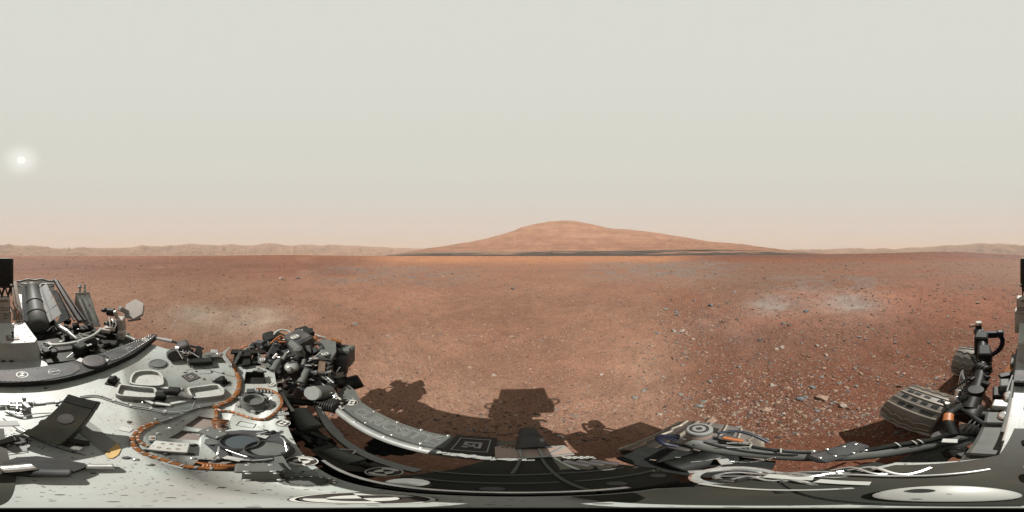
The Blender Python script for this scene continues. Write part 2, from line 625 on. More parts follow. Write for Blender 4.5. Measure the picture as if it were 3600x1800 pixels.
def grid_mesh(name, V, F, col=None, smooth=True):
    me = bpy.data.meshes.new(name)
    me.vertices.add(len(V)); me.vertices.foreach_set('co', V.astype(np.float32).ravel())
    me.loops.add(F.size); me.loops.foreach_set('vertex_index', F.astype(np.int32).ravel())
    me.polygons.add(len(F))
    k = F.shape[1]
    me.polygons.foreach_set('loop_start', np.arange(0, F.size, k, dtype=np.int32))
    me.polygons.foreach_set('loop_total', np.full(len(F), k, dtype=np.int32))
    me.polygons.foreach_set('use_smooth', np.full(len(F), smooth))
    me.update(calc_edges=True)
    if col is not None:
        at = me.color_attributes.new('soil', 'FLOAT_COLOR', 'POINT')
        c4 = np.ones((len(V), 4), dtype=np.float32); c4[:, :3] = col
        at.data.foreach_set('color', c4.ravel())
    o = bpy.data.objects.new(name, me)
    COL.objects.link(o)
    return o


def lerp(a, b, t):
    return a + (b - a) * t[..., None]


# ------------------------------------------------------------------ ground sheet
def soil_material(name, detail=1.0):
    m, n, l, b = nodes_of(name)
    at = n.new('ShaderNodeAttribute'); at.attribute_name = 'soil'
    g = n.new('ShaderNodeNewGeometry')
    out = at.outputs['Color']

    def var(scale, lo, hi, src, det=8, rough=0.6):
        nz = n.new('ShaderNodeTexNoise'); nz.inputs['Scale'].default_value = scale; nz.inputs['Detail'].default_value = det
        nz.inputs['Roughness'].default_value = rough
        l.new(g.outputs['Position'], nz.inputs['Vector'])
        mr = n.new('ShaderNodeMapRange')
        mr.inputs['From Min'].default_value = 0.3; mr.inputs['From Max'].default_value = 0.7
        mr.inputs['To Min'].default_value = lo; mr.inputs['To Max'].default_value = hi
        l.new(nz.outputs['Fac'], mr.inputs['Value'])
        mu = n.new('ShaderNodeVectorMath'); mu.operation = 'SCALE'
        l.new(src, mu.inputs[0]); l.new(mr.outputs[0], mu.inputs['Scale'])
        return mu.outputs[0], nz
    out, nz1 = var(2.2, 0.86, 1.14, out)
    out, nz2 = var(38, 0.62, 1.36, out, 6, 0.8)
    out, nz3 = var(11, 0.86, 1.14, out, 6, 0.75)
    # grit: light and dark grains
    for sc, thr, colr in ((26, 0.30, (0.26, 0.19, 0.14, 1)), (18, 0.26, (0.055, 0.04, 0.036, 1)), (75, 0.33, (0.27, 0.19, 0.14, 1)), (52, 0.28, (0.05, 0.035, 0.032, 1)), (120, 0.35, (0.24, 0.15, 0.11, 1))):
        v = n.new('ShaderNodeTexVoronoi'); v.inputs['Scale'].default_value = sc
        l.new(g.outputs['Position'], v.inputs['Vector'])
        sp = n.new('ShaderNodeSeparateColor'); l.new(v.outputs['Color'], sp.inputs[0])
        pw = n.new('ShaderNodeMath'); pw.operation = 'POWER'; pw.inputs[1].default_value = 2.5
        l.new(sp.outputs[1], pw.inputs[0])
        th = n.new('ShaderNodeMath'); th.operation = 'MULTIPLY'; th.inputs[1].default_value = thr
        l.new(pw.outputs[0], th.inputs[0])
        lt = n.new('ShaderNodeMath'); lt.operation = 'LESS_THAN'
        l.new(v.outputs['Distance'], lt.inputs[0]); l.new(th.outputs[0], lt.inputs[1])
        mx = n.new('ShaderNodeMix'); mx.data_type = 'RGBA'
        m8 = n.new('ShaderNodeMath'); m8.operation = 'MULTIPLY'; m8.inputs[1].default_value = 0.7
        l.new(lt.outputs[0], m8.inputs[0])
        l.new(m8.outputs[0], mx.inputs[0]); l.new(out, mx.inputs[6]); mx.inputs[7].default_value = colr
        out = mx.outputs[2]
    l.new(out, b.inputs['Base Color'])
    b.inputs['Roughness'].default_value = 0.95
    b.inputs['Specular IOR Level'].default_value = 0.1
    bp = n.new('ShaderNodeBump'); bp.inputs['Strength'].default_value = 1.0; bp.inputs['Distance'].default_value = 0.02
    l.new(nz2.outputs['Fac'], bp.inputs['Height'])
    bp2 = n.new('ShaderNodeBump'); bp2.inputs['Strength'].default_value = 0.6; bp2.inputs['Distance'].default_value = 0.06
    l.new(nz1.outputs['Fac'], bp2.inputs['Height']); l.new(bp.outputs[0], bp2.inputs['Normal'])
    l.new(bp2.outputs[0], b.inputs['Normal'])
    return m


SOIL = soil_material('red_regolith')
RED = np.array([0.158, 0.077, 0.051])
ORANGE_S = np.array([0.27, 0.125, 0.067])
TAN = np.array([0.205, 0.122, 0.087])
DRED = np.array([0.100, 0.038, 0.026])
GREYB = np.array([0.125, 0.108, 0.098])
BRIGHT = np.array([0.185, 0.203, 0.200])
BROWN = np.array([0.115, 0.062, 0.043])


def ground_color(x, y):
    r = np.hypot(x, y); az = np.degrees(np.arctan2(x, y))
    lr = np.log(np.maximum(r, 0.5))
    n1 = fbm(x / 3.1, y / 3.1, 5, 21); n2 = fbm(x / 14, y / 14, 5, 31); n3 = fbm(az / 9.0, lr * 3.0, 4, 41)
    n4 = fbm(az / 3.5, lr * 16, 4, 44)
    c = np.broadcast_to(np.array([0.172, 0.092, 0.062]), (len(x), 3)).copy()
    c = lerp(c, TAN * 1.04, np.exp(-((r - 1.2) / 2.2) ** 2) * sst(-70, -40, az) * (1 - sst(60, 100, az)))
    c = lerp(c, RED, sst(0.38, 0.66, n1) * 0.5)
    # right-hand side is browner and redder
    right = sst(45, 80, az) * (1 - sst(172, 180, np.abs(az)) * 0.3)
    c = lerp(c, np.array([0.120, 0.064, 0.044]), right * 0.8)
    c = lerp(c, np.array([0.135, 0.060, 0.038]), right * sst(0.46, 0.6, n2) * 0.7)
    c = lerp(c, np.array([0.135, 0.075, 0.050]), (1 - sst(-110, -75, az)) * 0.7)
    # far plain: orange in the middle, deep red at the left and right
    mid = sst(-68, -35, az) * (1 - sst(52, 66, az))
    far = sst(22, 60, r)
    c = lerp(c, ORANGE_S, far * mid * (0.55 + 0.45 * sst(0.3, 0.6, n4)))
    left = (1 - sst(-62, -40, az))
    c = lerp(c, DRED, left * sst(9, 20, r) * (1 - sst(160, 500, r)) * 0.55 * sst(0.2, 0.5, n3 + 0.1))  # darker red band: faint shade of a lee slope put into the soil colour
    c = lerp(c, np.array([0.20, 0.082, 0.045]), left * sst(40, 90, r) * (0.4 + 0.6 * sst(0.4, 0.6, n4)) * 0.8)
    c = lerp(c, DRED * 1.05, left * sst(400, 1200, r) * 0.7)
    rr = sst(62, 80, az)
    c = lerp(c, np.array([0.10, 0.045, 0.032]), rr * sst(30, 70, r) * 0.85)
    # blue-grey stony ground
    blue = sst(-78, -55, az) * (1 - sst(-25, -5, az)) * sst(9, 14, r) * (1 - sst(24, 34, r))
    c = lerp(c, GREYB * 0.95, blue * sst(0.35, 0.65, n4) * 0.6)
    blue2 = sst(15, 40, az) * (1 - sst(66, 90, az)) * sst(7, 20, r) * (1 - sst(38, 52, r))
    c = lerp(c, GREYB, blue2 * sst(0.35, 0.6, n4) * 0.75)
    blue3 = sst(75, 100, az) * (1 - sst(125, 140, az)) * sst(7, 9, r) * (1 - sst(14, 20, r))
    c = lerp(c, GREYB, blue3 * sst(0.42, 0.62, n4) * 0.55)
    # pale scoured patches
    nn = fbm(x * 1.7, y * 1.7, 5, 51)
    for (cx, cy, s), k in zip(PITS, (1.25, 1.5, 1.0, 0.9, 0.35, 0.25)):
        ca = (cx * x + cy * y) / math.hypot(cx, cy) - math.hypot(cx, cy); cb_ = (cx * y - cy * x) / math.hypot(cx, cy)
        d = np.sqrt((ca / 1.15) ** 2 + cb_ ** 2 + 0.5 * (n1 - 0.5)) / s
        d = np.nan_to_num(d)
        t = np.exp(-(d * 0.60) ** 2) * (0.45 + 0.9 * (nn - 0.3)) * k
        c = lerp(c, BRIGHT if cx > 0 else np.array([0.25, 0.215, 0.175]), np.clip(t, 0, 1))
    # pink halo of swept dust round the blast pits
    for cx, cy, s in PITS[:2]:
        d = np.sqrt((x - cx) ** 2 + (y - cy) ** 2)
        c = lerp(c, np.array([0.175, 0.085, 0.056]), np.exp(-((d - 2.0) / 1.0) ** 2) * 0.5)
    # broad drifts: darker red-brown and paler dust
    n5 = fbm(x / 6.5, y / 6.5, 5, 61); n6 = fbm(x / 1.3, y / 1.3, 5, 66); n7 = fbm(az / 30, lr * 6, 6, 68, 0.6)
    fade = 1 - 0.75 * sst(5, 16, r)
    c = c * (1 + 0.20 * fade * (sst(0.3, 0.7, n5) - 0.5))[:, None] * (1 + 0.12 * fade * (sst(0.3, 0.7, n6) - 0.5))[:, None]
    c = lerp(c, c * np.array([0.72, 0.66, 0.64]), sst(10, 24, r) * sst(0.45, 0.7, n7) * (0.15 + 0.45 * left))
    c = c * (1 - 0.22 * right * (1 - sst(3.5, 7, r)))[:, None]
    c = lerp(c, c * np.array([1.18, 0.98, 0.9]), right * sst(0.45, 0.6, n2) * 0.6)
    return c * np.array([0.80, 0.785, 0.762])


def polar_sheet(name, rs, na, hfun, cfun=None, az0=-180, az1=180, closed=True, centre=True):
    nr = len(rs)
    az = np.radians(np.linspace(az0, az1, na, endpoint=not closed))
    RR, AA = np.meshgrid(rs, az, indexing='ij')
    x = (RR * np.sin(AA)).ravel(); y = (RR * np.cos(AA)).ravel()
    z = hfun(x, y)
    V = np.stack([x, y, z], 1)
    i = np.arange(nr - 1)[:, None] * na
    j = np.arange(na if closed else na - 1)[None, :]
    j2 = (j + 1) % na
    F = np.stack([i + j, i + na + j, i + na + j2, i + j2], -1).reshape(-1, 4)
    return V, F


rs = [0.02]
while rs[-1] < 46000:
    rs.append(rs[-1] * 1.021 + 0.006 * math.exp(-rs[-1]))
V, F = polar_sheet('ground', np.array(rs), 1500, ground_h)
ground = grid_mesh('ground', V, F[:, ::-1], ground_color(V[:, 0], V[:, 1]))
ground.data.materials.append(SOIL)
tag(ground, kind='structure')


# ------------------------------------------------------------------ mountain, foothill dunes, crater rim
MT = [(1370, 896), (1400, 893), (1440, 886), (1470, 880), (1503, 874), (1560, 866), (1647, 852), (1708, 839), (1760, 825), (1810, 810), (1829, 800), (1875, 789), (1927, 779.6), (1982, 776), (2015, 777),
      (2062, 785), (2108, 794.5), (2136, 803), (2201, 806), (2271, 814), (2318, 820), (2400, 834), (2493, 849), (2572, 857), (2651, 865.6),
      (2726, 876), (2773, 883), (2819, 888), (2894, 894), (2930, 899)]
BAND = [(1340, 899), (1433, 892), (1500, 890), (1760, 888), (2000, 883), (2200, 881), (2400, 877), (2540, 877), (2680, 880), (2773, 885), (2840, 890), (2920, 898)]


def el_of(px, tab):
    return np.radians(90 - np.interp(px, [a for a, b in tab], [b for a, b in tab]) / 10)


def px_of(x, y):
    return (np.degrees(np.arctan2(x, y)) + 180) * 10


MC = 12500.0
DR0, DR1 = 4200.0, 7200.0


def dune_h(x, y):
    r = np.hypot(x, y); px = px_of(x, y)
    t = np.clip((r - DR0) / (DR1 - DR0), 0, 1)
    top = DR1 * np.tan(np.maximum(el_of(px, BAND), 0.0))
    az = px / 10
    h = top * (t * 0.25 + 0.75 * t ** 1.8) - 12 * (1 - sst(0, 0.08, t))
    h = h + (fbm(x / 900, y / 900, 4, 61) - 0.5) * 60 * sst(0.05, 0.4, t) * (top / 160)
    return h


def mount_h(x, y):
    r = np.hypot(x, y); px = px_of(x, y); az = px / 10
    el = el_of(px, MT); eb = np.maximum(el_of(px, BAND), 0.0)
    crest = MC * np.tan(np.maximum(el, 0))
    t = np.clip((r - DR1) / (MC - DR1), 0, 1)
    base = DR1 * np.tan(np.minimum(eb, np.maximum(el, 0))) * 0.9
    prof = 0.30 * t + 0.70 * (0.5 - 0.5 * np.cos(np.pi * t)) ** 0.9
    h = base + (crest - base) * prof
    h = h * (1 - sst(MC * 1.02, 21000, r))
    rel = (crest / 2700)
    rough = (ridged(x / 1900, y / 1900, 6, 71, 0.5) - 0.55)
    fine = (ridged(x / 420, y / 420, 5, 75, 0.55) - 0.55)
    env = sst(0.0, 0.1, t) * (1 - 0.93 * sst(0.72, 1.0, t))
    h = h + rough * 230 * env * (0.25 + rel) + fine * 95 * env * (0.3 + 0.7 * sst(2200, 2700, px) + 0.5 * (1 - sst(0.2, 0.6, t)))
    h = h + (ridged(x / 170, y / 170, 3, 77) - 0.5) * 34 * env * (0.5 + sst(2150, 2500, px))
    return h


def dune_color(x, y):
    r = np.hypot(x, y); px = px_of(x, y)
    n = fbm(px / 60, r / 230, 5, 81); n2 = fbm(px / 110, r / 400, 4, 85)
    t = np.clip((r - DR0) / (DR1 - DR0), 0, 1)
    c = np.broadcast_to(np.array([0.020, 0.018, 0.018]), (len(x), 3)).copy()
    c = lerp(c, np.array([0.085, 0.080, 0.066]), sst(0.6, 1.0, t) * sst(0.38, 0.62, n) * 0.7)
    c = lerp(c, np.array([0.25, 0.13, 0.08]), sst(0.56, 0.66, n2) * sst(0.35, 0.6, t) * 0.6)
    c = lerp(c, np.array([0.13, 0.085, 0.06]), sst(0.92, 1.0, t) * 0.6)
    return c


def mount_color(x, y):
    r = np.hypot(x, y); px = px_of(x, y); h = mount_h(x, y)
    lay = fbm(px / 140 + h / 900, h / 30 + px / 300, 5, 91, 0.6)
    n = fbm(px / 90, h / 160, 5, 95)
    c = np.broadcast_to(np.array([0.178, 0.088, 0.053]), (len(x), 3)).copy()
    c = lerp(c, np.array([0.200, 0.106, 0.066]), sst(0.35, 0.7, n))
    low = 1 - sst(450, 1300, h)
    c = lerp(c, np.array([0.135, 0.060, 0.040]), low * sst(0.42, 0.58, lay) * 0.9)
    c = lerp(c, np.array([0.13, 0.062, 0.042]), sst(0.56, 0.7, lay) * (0.3 + 0.5 * sst(2150, 2400, px)))
    c = lerp(c, np.array([0.10, 0.085, 0.065]), (1 - sst(130, 330, h)) * 0.7)
    return c


def rock_face(name, sc):
    m, n, l, b = nodes_of(name)
    at = n.new('ShaderNodeAttribute'); at.attribute_name = 'soil'
    g = n.new('ShaderNodeNewGeometry')
    nz = n.new('ShaderNodeTexNoise'); nz.inputs['Scale'].default_value = sc; nz.inputs['Detail'].default_value = 9
    l.new(g.outputs['Position'], nz.inputs['Vector'])
    mr = n.new('ShaderNodeMapRange'); mr.inputs['From Min'].default_value = 0.3; mr.inputs['From Max'].default_value = 0.7
    mr.inputs['To Min'].default_value = 0.66; mr.inputs['To Max'].default_value = 0.95
    l.new(nz.outputs['Fac'], mr.inputs['Value'])
    mu = n.new('ShaderNodeVectorMath'); mu.operation = 'SCALE'
    l.new(at.outputs['Color'], mu.inputs[0]); l.new(mr.outputs[0], mu.inputs['Scale'])
    l.new(mu.outputs[0], b.inputs['Base Color'])
    b.inputs['Roughness'].default_value = 1.0; b.inputs['Specular IOR Level'].default_value = 0.05
    return m


V, F = polar_sheet('dunes', np.linspace(DR0, DR1 + 150, 90), 1500, dune_h, None, -48, 114, False)
dunes = grid_mesh('dune_terrain', V, F[:, ::-1], dune_color(V[:, 0], V[:, 1]))
dunes.data.materials.append(rock_face('dark_basalt_sand', 0.004)); tag(dunes, kind='structure')
V, F = polar_sheet('mountain', np.concatenate([np.linspace(DR1 - 250, MC, 260), np.linspace(MC * 1.01, 21500, 50)]), 1500, mount_h, None, -44, 114, False)
mountain = grid_mesh('mountain', V, F[:, ::-1], mount_color(V[:, 0], V[:, 1]))
mountain.data.materials.append(rock_face('layered_orange_rock', 0.0015)); tag(mountain, kind='structure')

RIM = [(0, 862), (28, 858), (56, 863), (112, 865), (149, 866.5), (186, 872), (233, 875), (289, 870), (345, 872), (387, 873.5), (419, 872), (466, 870), (501, 862),
       (522, 868), (582, 866), (620, 863), (671, 856), (713, 861), (769, 862), (810, 858), (852, 863), (894, 861), (932, 855), (969, 856), (997, 862), (1034, 864), (1090, 859.6),
       (1127, 864), (1155, 862), (1200, 861), (1260, 863.5), (1293, 868), (1354, 870), (1423, 872), (1475, 876), (1560, 882), (2700, 884), (2791, 882), (2866, 880.5), (2950, 876), (3005, 874), (3052, 877), (3113, 874.5),
       (3145, 877), (3192, 870), (3238, 870), (3285, 865.6), (3331, 863), (3378, 862), (3443, 852.6), (3485, 857), (3518, 856), (3564, 859.6), (3600, 862)]
RC = 31000.0


def rim_h(x, y):
    r = np.hypot(x, y); px = px_of(x, y); az = px / 10
    el = el_of(px, RIM) * 0.97
    wob = np.where(np.abs(np.mod(az, 360)) < 1.0, 0.0, 1.0)
    crest = RC * np.tan(el)
    t = np.clip((r - 22000) / (RC - 22000), 0, 1)
    h = crest * (0.12 * sst(0, 0.25, t) + 0.88 * sst(0.15, 1.0, t) ** 1.2)
    h = h + (ridged(x / 3300, y / 3300, 6, 101, 0.55) - 0.52) * 1500 * sst(0.0, 0.2, t) * (1 - 0.93 * sst(0.6, 1.0, t))
    h = h + (ridged(x / 700, y / 700, 4, 111, 0.55) - 0.52) * 120 * t * (1 - sst(RC * 1.05, 35000, r))
    return np.where(t > 0, h, -20.0) * (1 - sst(RC * 1.04, 37000, r))


V, F = polar_sheet('rim', np.concatenate([np.linspace(21800, RC, 110), np.linspace(RC * 1.01, 37200, 20)]), 2200, rim_h, None, -180, 180, True)
cc = np.broadcast_to(np.array([0.158, 0.084, 0.056]), (len(V), 3)) * (0.75 + 0.5 * fbm(V[:, 0] / 2600, V[:, 1] / 2600, 5, 121))[:, None]
rim = grid_mesh('crater_rim_hills', V, F[:, ::-1], cc)
rim.data.materials.append(rock_face('pale_rim_rock', 0.0012)); tag(rim, kind='structure')

# ------------------------------------------------------------------ stones
rng = np.random.default_rng(7)


def hull_stone(seed, flat=0.6, sub=2, rough=0.22):
    """angular stone: an ico ball cut by random planes"""
    bm = bmesh.new()
    bmesh.ops.create_icosphere(bm, subdivisions=sub, radius=1.0)
    rnd = random.Random(seed)
    planes = []
    for _ in range(9):
        n = Vector((rnd.gauss(0, 1), rnd.gauss(0, 1), rnd.gauss(0, 1))).normalized()
        planes.append((n, rnd.uniform(0.5, 0.85)))
    for v in bm.verts:
        p = v.co.copy()
        for n, d in planes:
            k = p.dot(n)
            if k > d:
                p -= n * (k - d)
        p += p.normalized() * (mnoise.noise(p * 2.3 + Vector((seed, 0, 0))) * rough * 0.6)
        v.co = Vector((p.x * rnd_s(seed, 0), p.y * rnd_s(seed, 1), p.z * flat))
    vs = np.array([v.co[:] for v in bm.verts]); fs = np.array([[v.index for v in f.verts] for f in bm.faces])
    bm.free()
    return vs, fs


def rnd_s(seed, k):
    return random.Random(seed * 7 + k).uniform(0.75, 1.25)


def stone_mat(name, base=None):
    m, n, l, b = nodes_of(name)
    g = n.new('ShaderNodeNewGeometry')
    nz = n.new('ShaderNodeTexNoise'); nz.inputs['Scale'].default_value = 45; nz.inputs['Detail'].default_value = 7
    l.new(g.outputs['Position'], nz.inputs['Vector'])
    mr = n.new('ShaderNodeMapRange'); mr.inputs['From Min'].default_value = 0.3; mr.inputs['From Max'].default_value = 0.7
    mr.inputs['To Min'].default_value = 0.72; mr.inputs['To Max'].default_value = 1.2
    l.new(nz.outputs['Fac'], mr.inputs['Value'])
    mu = n.new('ShaderNodeVectorMath'); mu.operation = 'SCALE'
    if base is None:
        at = n.new('ShaderNodeAttribute'); at.attribute_name = 'soil'
        l.new(at.outputs['Color'], mu.inputs[0])
    else:
        mu.inputs[0].default_value = tuple(v * 0.86 for v in base)
    l.new(mr.outputs[0], mu.inputs['Scale'])
    l.new(mu.outputs[0], b.inputs['Base Color'])
    b.inputs['Roughness'].default_value = 0.9; b.inputs['Specular IOR Level'].default_value = 0.2
    bp = n.new('ShaderNodeBump'); bp.inputs['Strength'].default_value = 0.5; bp.inputs['Distance'].default_value = 0.006
    l.new(nz.outputs['Fac'], bp.inputs['Height']); l.new(bp.outputs[0], b.inputs['Normal'])
    return m


def stone_field(name, X, Y, S, C, protos):
    Vs = []; Fs = []; Cs = []; off = 0
    Z = ground_h(X, Y)
    which = rng.integers(0, len(protos), len(X)); rot = rng.uniform(0, 2 * np.pi, len(X)); el = rng.uniform(0.7, 1.4, len(X))
    sink = rng.uniform(0.1, 0.55, len(X))
    for k, (pv, pf) in enumerate(protos):
        i = np.where(which == k)[0]
        if not len(i):
            continue
        c, s = np.cos(rot[i]), np.sin(rot[i])
        x = pv[None, :, 0] * S[i, None] * el[i, None]; y = pv[None, :, 1] * S[i, None]
        v = np.stack([x * c[:, None] - y * s[:, None] + X[i, None], x * s[:, None] + y * c[:, None] + Y[i, None],
                      pv[None, :, 2] * S[i, None] + Z[i, None] + S[i, None] * (0.22 - sink[i, None])], -1)
        Vs.append(v.reshape(-1, 3))
        Fs.append((pf[None] + (np.arange(len(i)) * len(pv))[:, None, None] + off).reshape(-1, 3))
        Cs.append(np.repeat(C[i], len(pv), 0)); off += len(i) * len(pv)
    return grid_mesh(name, np.concatenate(Vs), np.concatenate(Fs), np.concatenate(Cs), smooth=False)


def stone_colors(n, bluish):
    pal = np.array([[0.17, 0.115, 0.083], [0.15, 0.088, 0.062], [0.115, 0.062, 0.043], [0.21, 0.155, 0.118], [0.085, 0.078, 0.076], [0.125, 0.125, 0.118], [0.045, 0.038, 0.036]])
    p0 = np.array([0.2, 0.25, 0.27, 0.1, 0.06, 0.06, 0.06])
    p1 = np.array([0.12, 0.15, 0.15, 0.14, 0.15, 0.14, 0.15])
    u = rng.uniform(size=n)
    i0 = np.searchsorted(np.cumsum(p0), u * 0.9999); i1 = np.searchsorted(np.cumsum(p1), u * 0.9999)
    i = np.where(rng.uniform(size=n) < bluish, i1, i0)
    return pal[np.clip(i, 0, 6)] * 0.86 * rng.uniform(0.7, 1.25, n)[:, None]


def blocked(x, y):
    """under the rover's body and wheels"""
    return (x > -1.3) & (x < 0.1) & (y > -2.4) & (y < 0.0)


tiny = [hull_stone(s, 0.62, 1) for s in range(10)]


def scatter(n, rmin, rmax, expo, dens, s0, seed):
    r = np.exp(rng.uniform(np.log(rmin), np.log(rmax), n)) if expo == 0 else (rng.uniform(rmin ** expo, rmax ** expo, n)) ** (1 / expo)
    az = rng.uniform(-180, 180, n)
    x = r * np.sin(np.radians(az)); y = r * np.cos(np.radians(az))
    keep = rng.uniform(size=n) < dens(az, r, x, y)
    keep &= ~blocked(x, y)
    x, y, az, r = x[keep], y[keep], az[keep], r[keep]
    s = s0 * np.exp(np.minimum(rng.normal(0, 0.6, len(x)), 1.5)) * 0.9 * np.maximum(1, r / 2.4) ** 0.72
    return x, y, az, r, s


def dens_gravel(az, r, x, y):
    cl = fbm(x * 0.9, y * 0.9, 4, 131)
    d = 0.55 + 0.45 * sst(30, 75, az) + 0.15 * (np.abs(az) > 120)
    d = d * (0.15 + 1.5 * sst(0.42, 0.6, cl))
    # a field of rubble by the right-hand wheel
    d = np.where((az > 60) & (az < 165) & (r > 1.3) & (r < 5), d * 1.25, d)
    for cx, cy, s in PITS:
        d = d * (1 - 0.85 * np.exp(-(((x - cx) ** 2 + (y - cy) ** 2) / s ** 2) * 0.8))
    d = np.where((r > 30) & (az > -60) & (az < 55), d * 0.25, d)
    return np.clip(d, 0, 1)


parts_ = [scatter(62000, 0.9, 110, 0, dens_gravel, 0.0085, 1),
          scatter(42000, 1.3, 11, 0, lambda az, r, x, y: dens_gravel(az, r, x, y) * sst(32, 62, az), 0.0105, 2),
          scatter(9000, 15, 130, 0, lambda az, r, x, y: 0.5 + 0 * r, 0.010, 3),
          scatter(60000, 1.0, 14, 0, lambda az, r, x, y: np.clip(0.25 + 1.2 * sst(0.35, 0.65, fbm(x * 2.1, y * 2.1, 4, 139)), 0, 1), 0.0068, 4)]
x, y, az, r, s = [np.concatenate([p[i] for p in parts_]) for i in range(5)]
bl = np.clip(sst(5, 16, r) * 0.7 + 0.05, 0, 1)
gravel = stone_field('gravel', x, y, s, stone_colors(len(x), bl), tiny)
gravel.data.materials.append(stone_mat('mixed_grit'))
tag(gravel, kind='stuff')

# larger stones: each its own object
big = [hull_stone(100 + k, random.Random(k).uniform(0.45, 0.75), 3, 0.3) for k in range(12)]
STONE_COLS = {
    'tan': (0.19, 0.13, 0.095), 'grey': (0.125, 0.122, 0.112), 'blue grey': (0.085, 0.098, 0.102), 'red brown': (0.12, 0.070, 0.050),
    'dark': (0.05, 0.046, 0.045), 'pale': (0.215, 0.18, 0.15)}
SMATS = {k: stone_mat(k.replace(' ', '_') + '_stone', v) for k, v in STONE_COLS.items()}
protos = {}
for k, (pv, pf) in enumerate(big):
    for cn in STONE_COLS:
        me = bpy.data.meshes.new('rock')
        me.from_pydata([tuple(p) for p in pv], [], [tuple(f) for f in pf.tolist()])
        me.materials.append(SMATS[cn])
        me.polygons.foreach_set('use_smooth', [False] * len(pf))
        me.update()
        protos[(k, cn)] = me


def place_rock(px, py, w, cn, label, group=None, k=None, el=1.0, flat=1.0):
    """w: width in tenths of a degree"""
    p = A(px, py, 0.0)
    d = math.hypot(p.x, p.y)
    for _ in range(6):
        z = float(ground_h(np.array([p.x]), np.array([p.y]))[0])
        p = A(px, py, z)
    slant = math.sqrt(p.x ** 2 + p.y ** 2 + (CAM_Z - z) ** 2)
    s = R(w / 10) * math.hypot(p.x, p.y) / 2
    s = max(s * (1.38 if group is None else 1.12), 0.01)
    rn = random.Random(int(px * 31 + py * 17))
    k = rn.randrange(12) if k is None else k
    o = bpy.data.objects.new('rock', protos[(k, cn)])
    COL.objects.link(o)
    o.location = (p.x, p.y, z + s * 0.2 * flat)
    o.scale = (s * el, s, s * rn.uniform(0.8, 1.1) * flat)
    o.rotation_euler = (rn.uniform(-0.2, 0.2), rn.uniform(-0.2, 0.2), R(180 - px / 10) + rn.uniform(-0.5, 0.5))
    tag(o, label, 'rock', group)
    return o


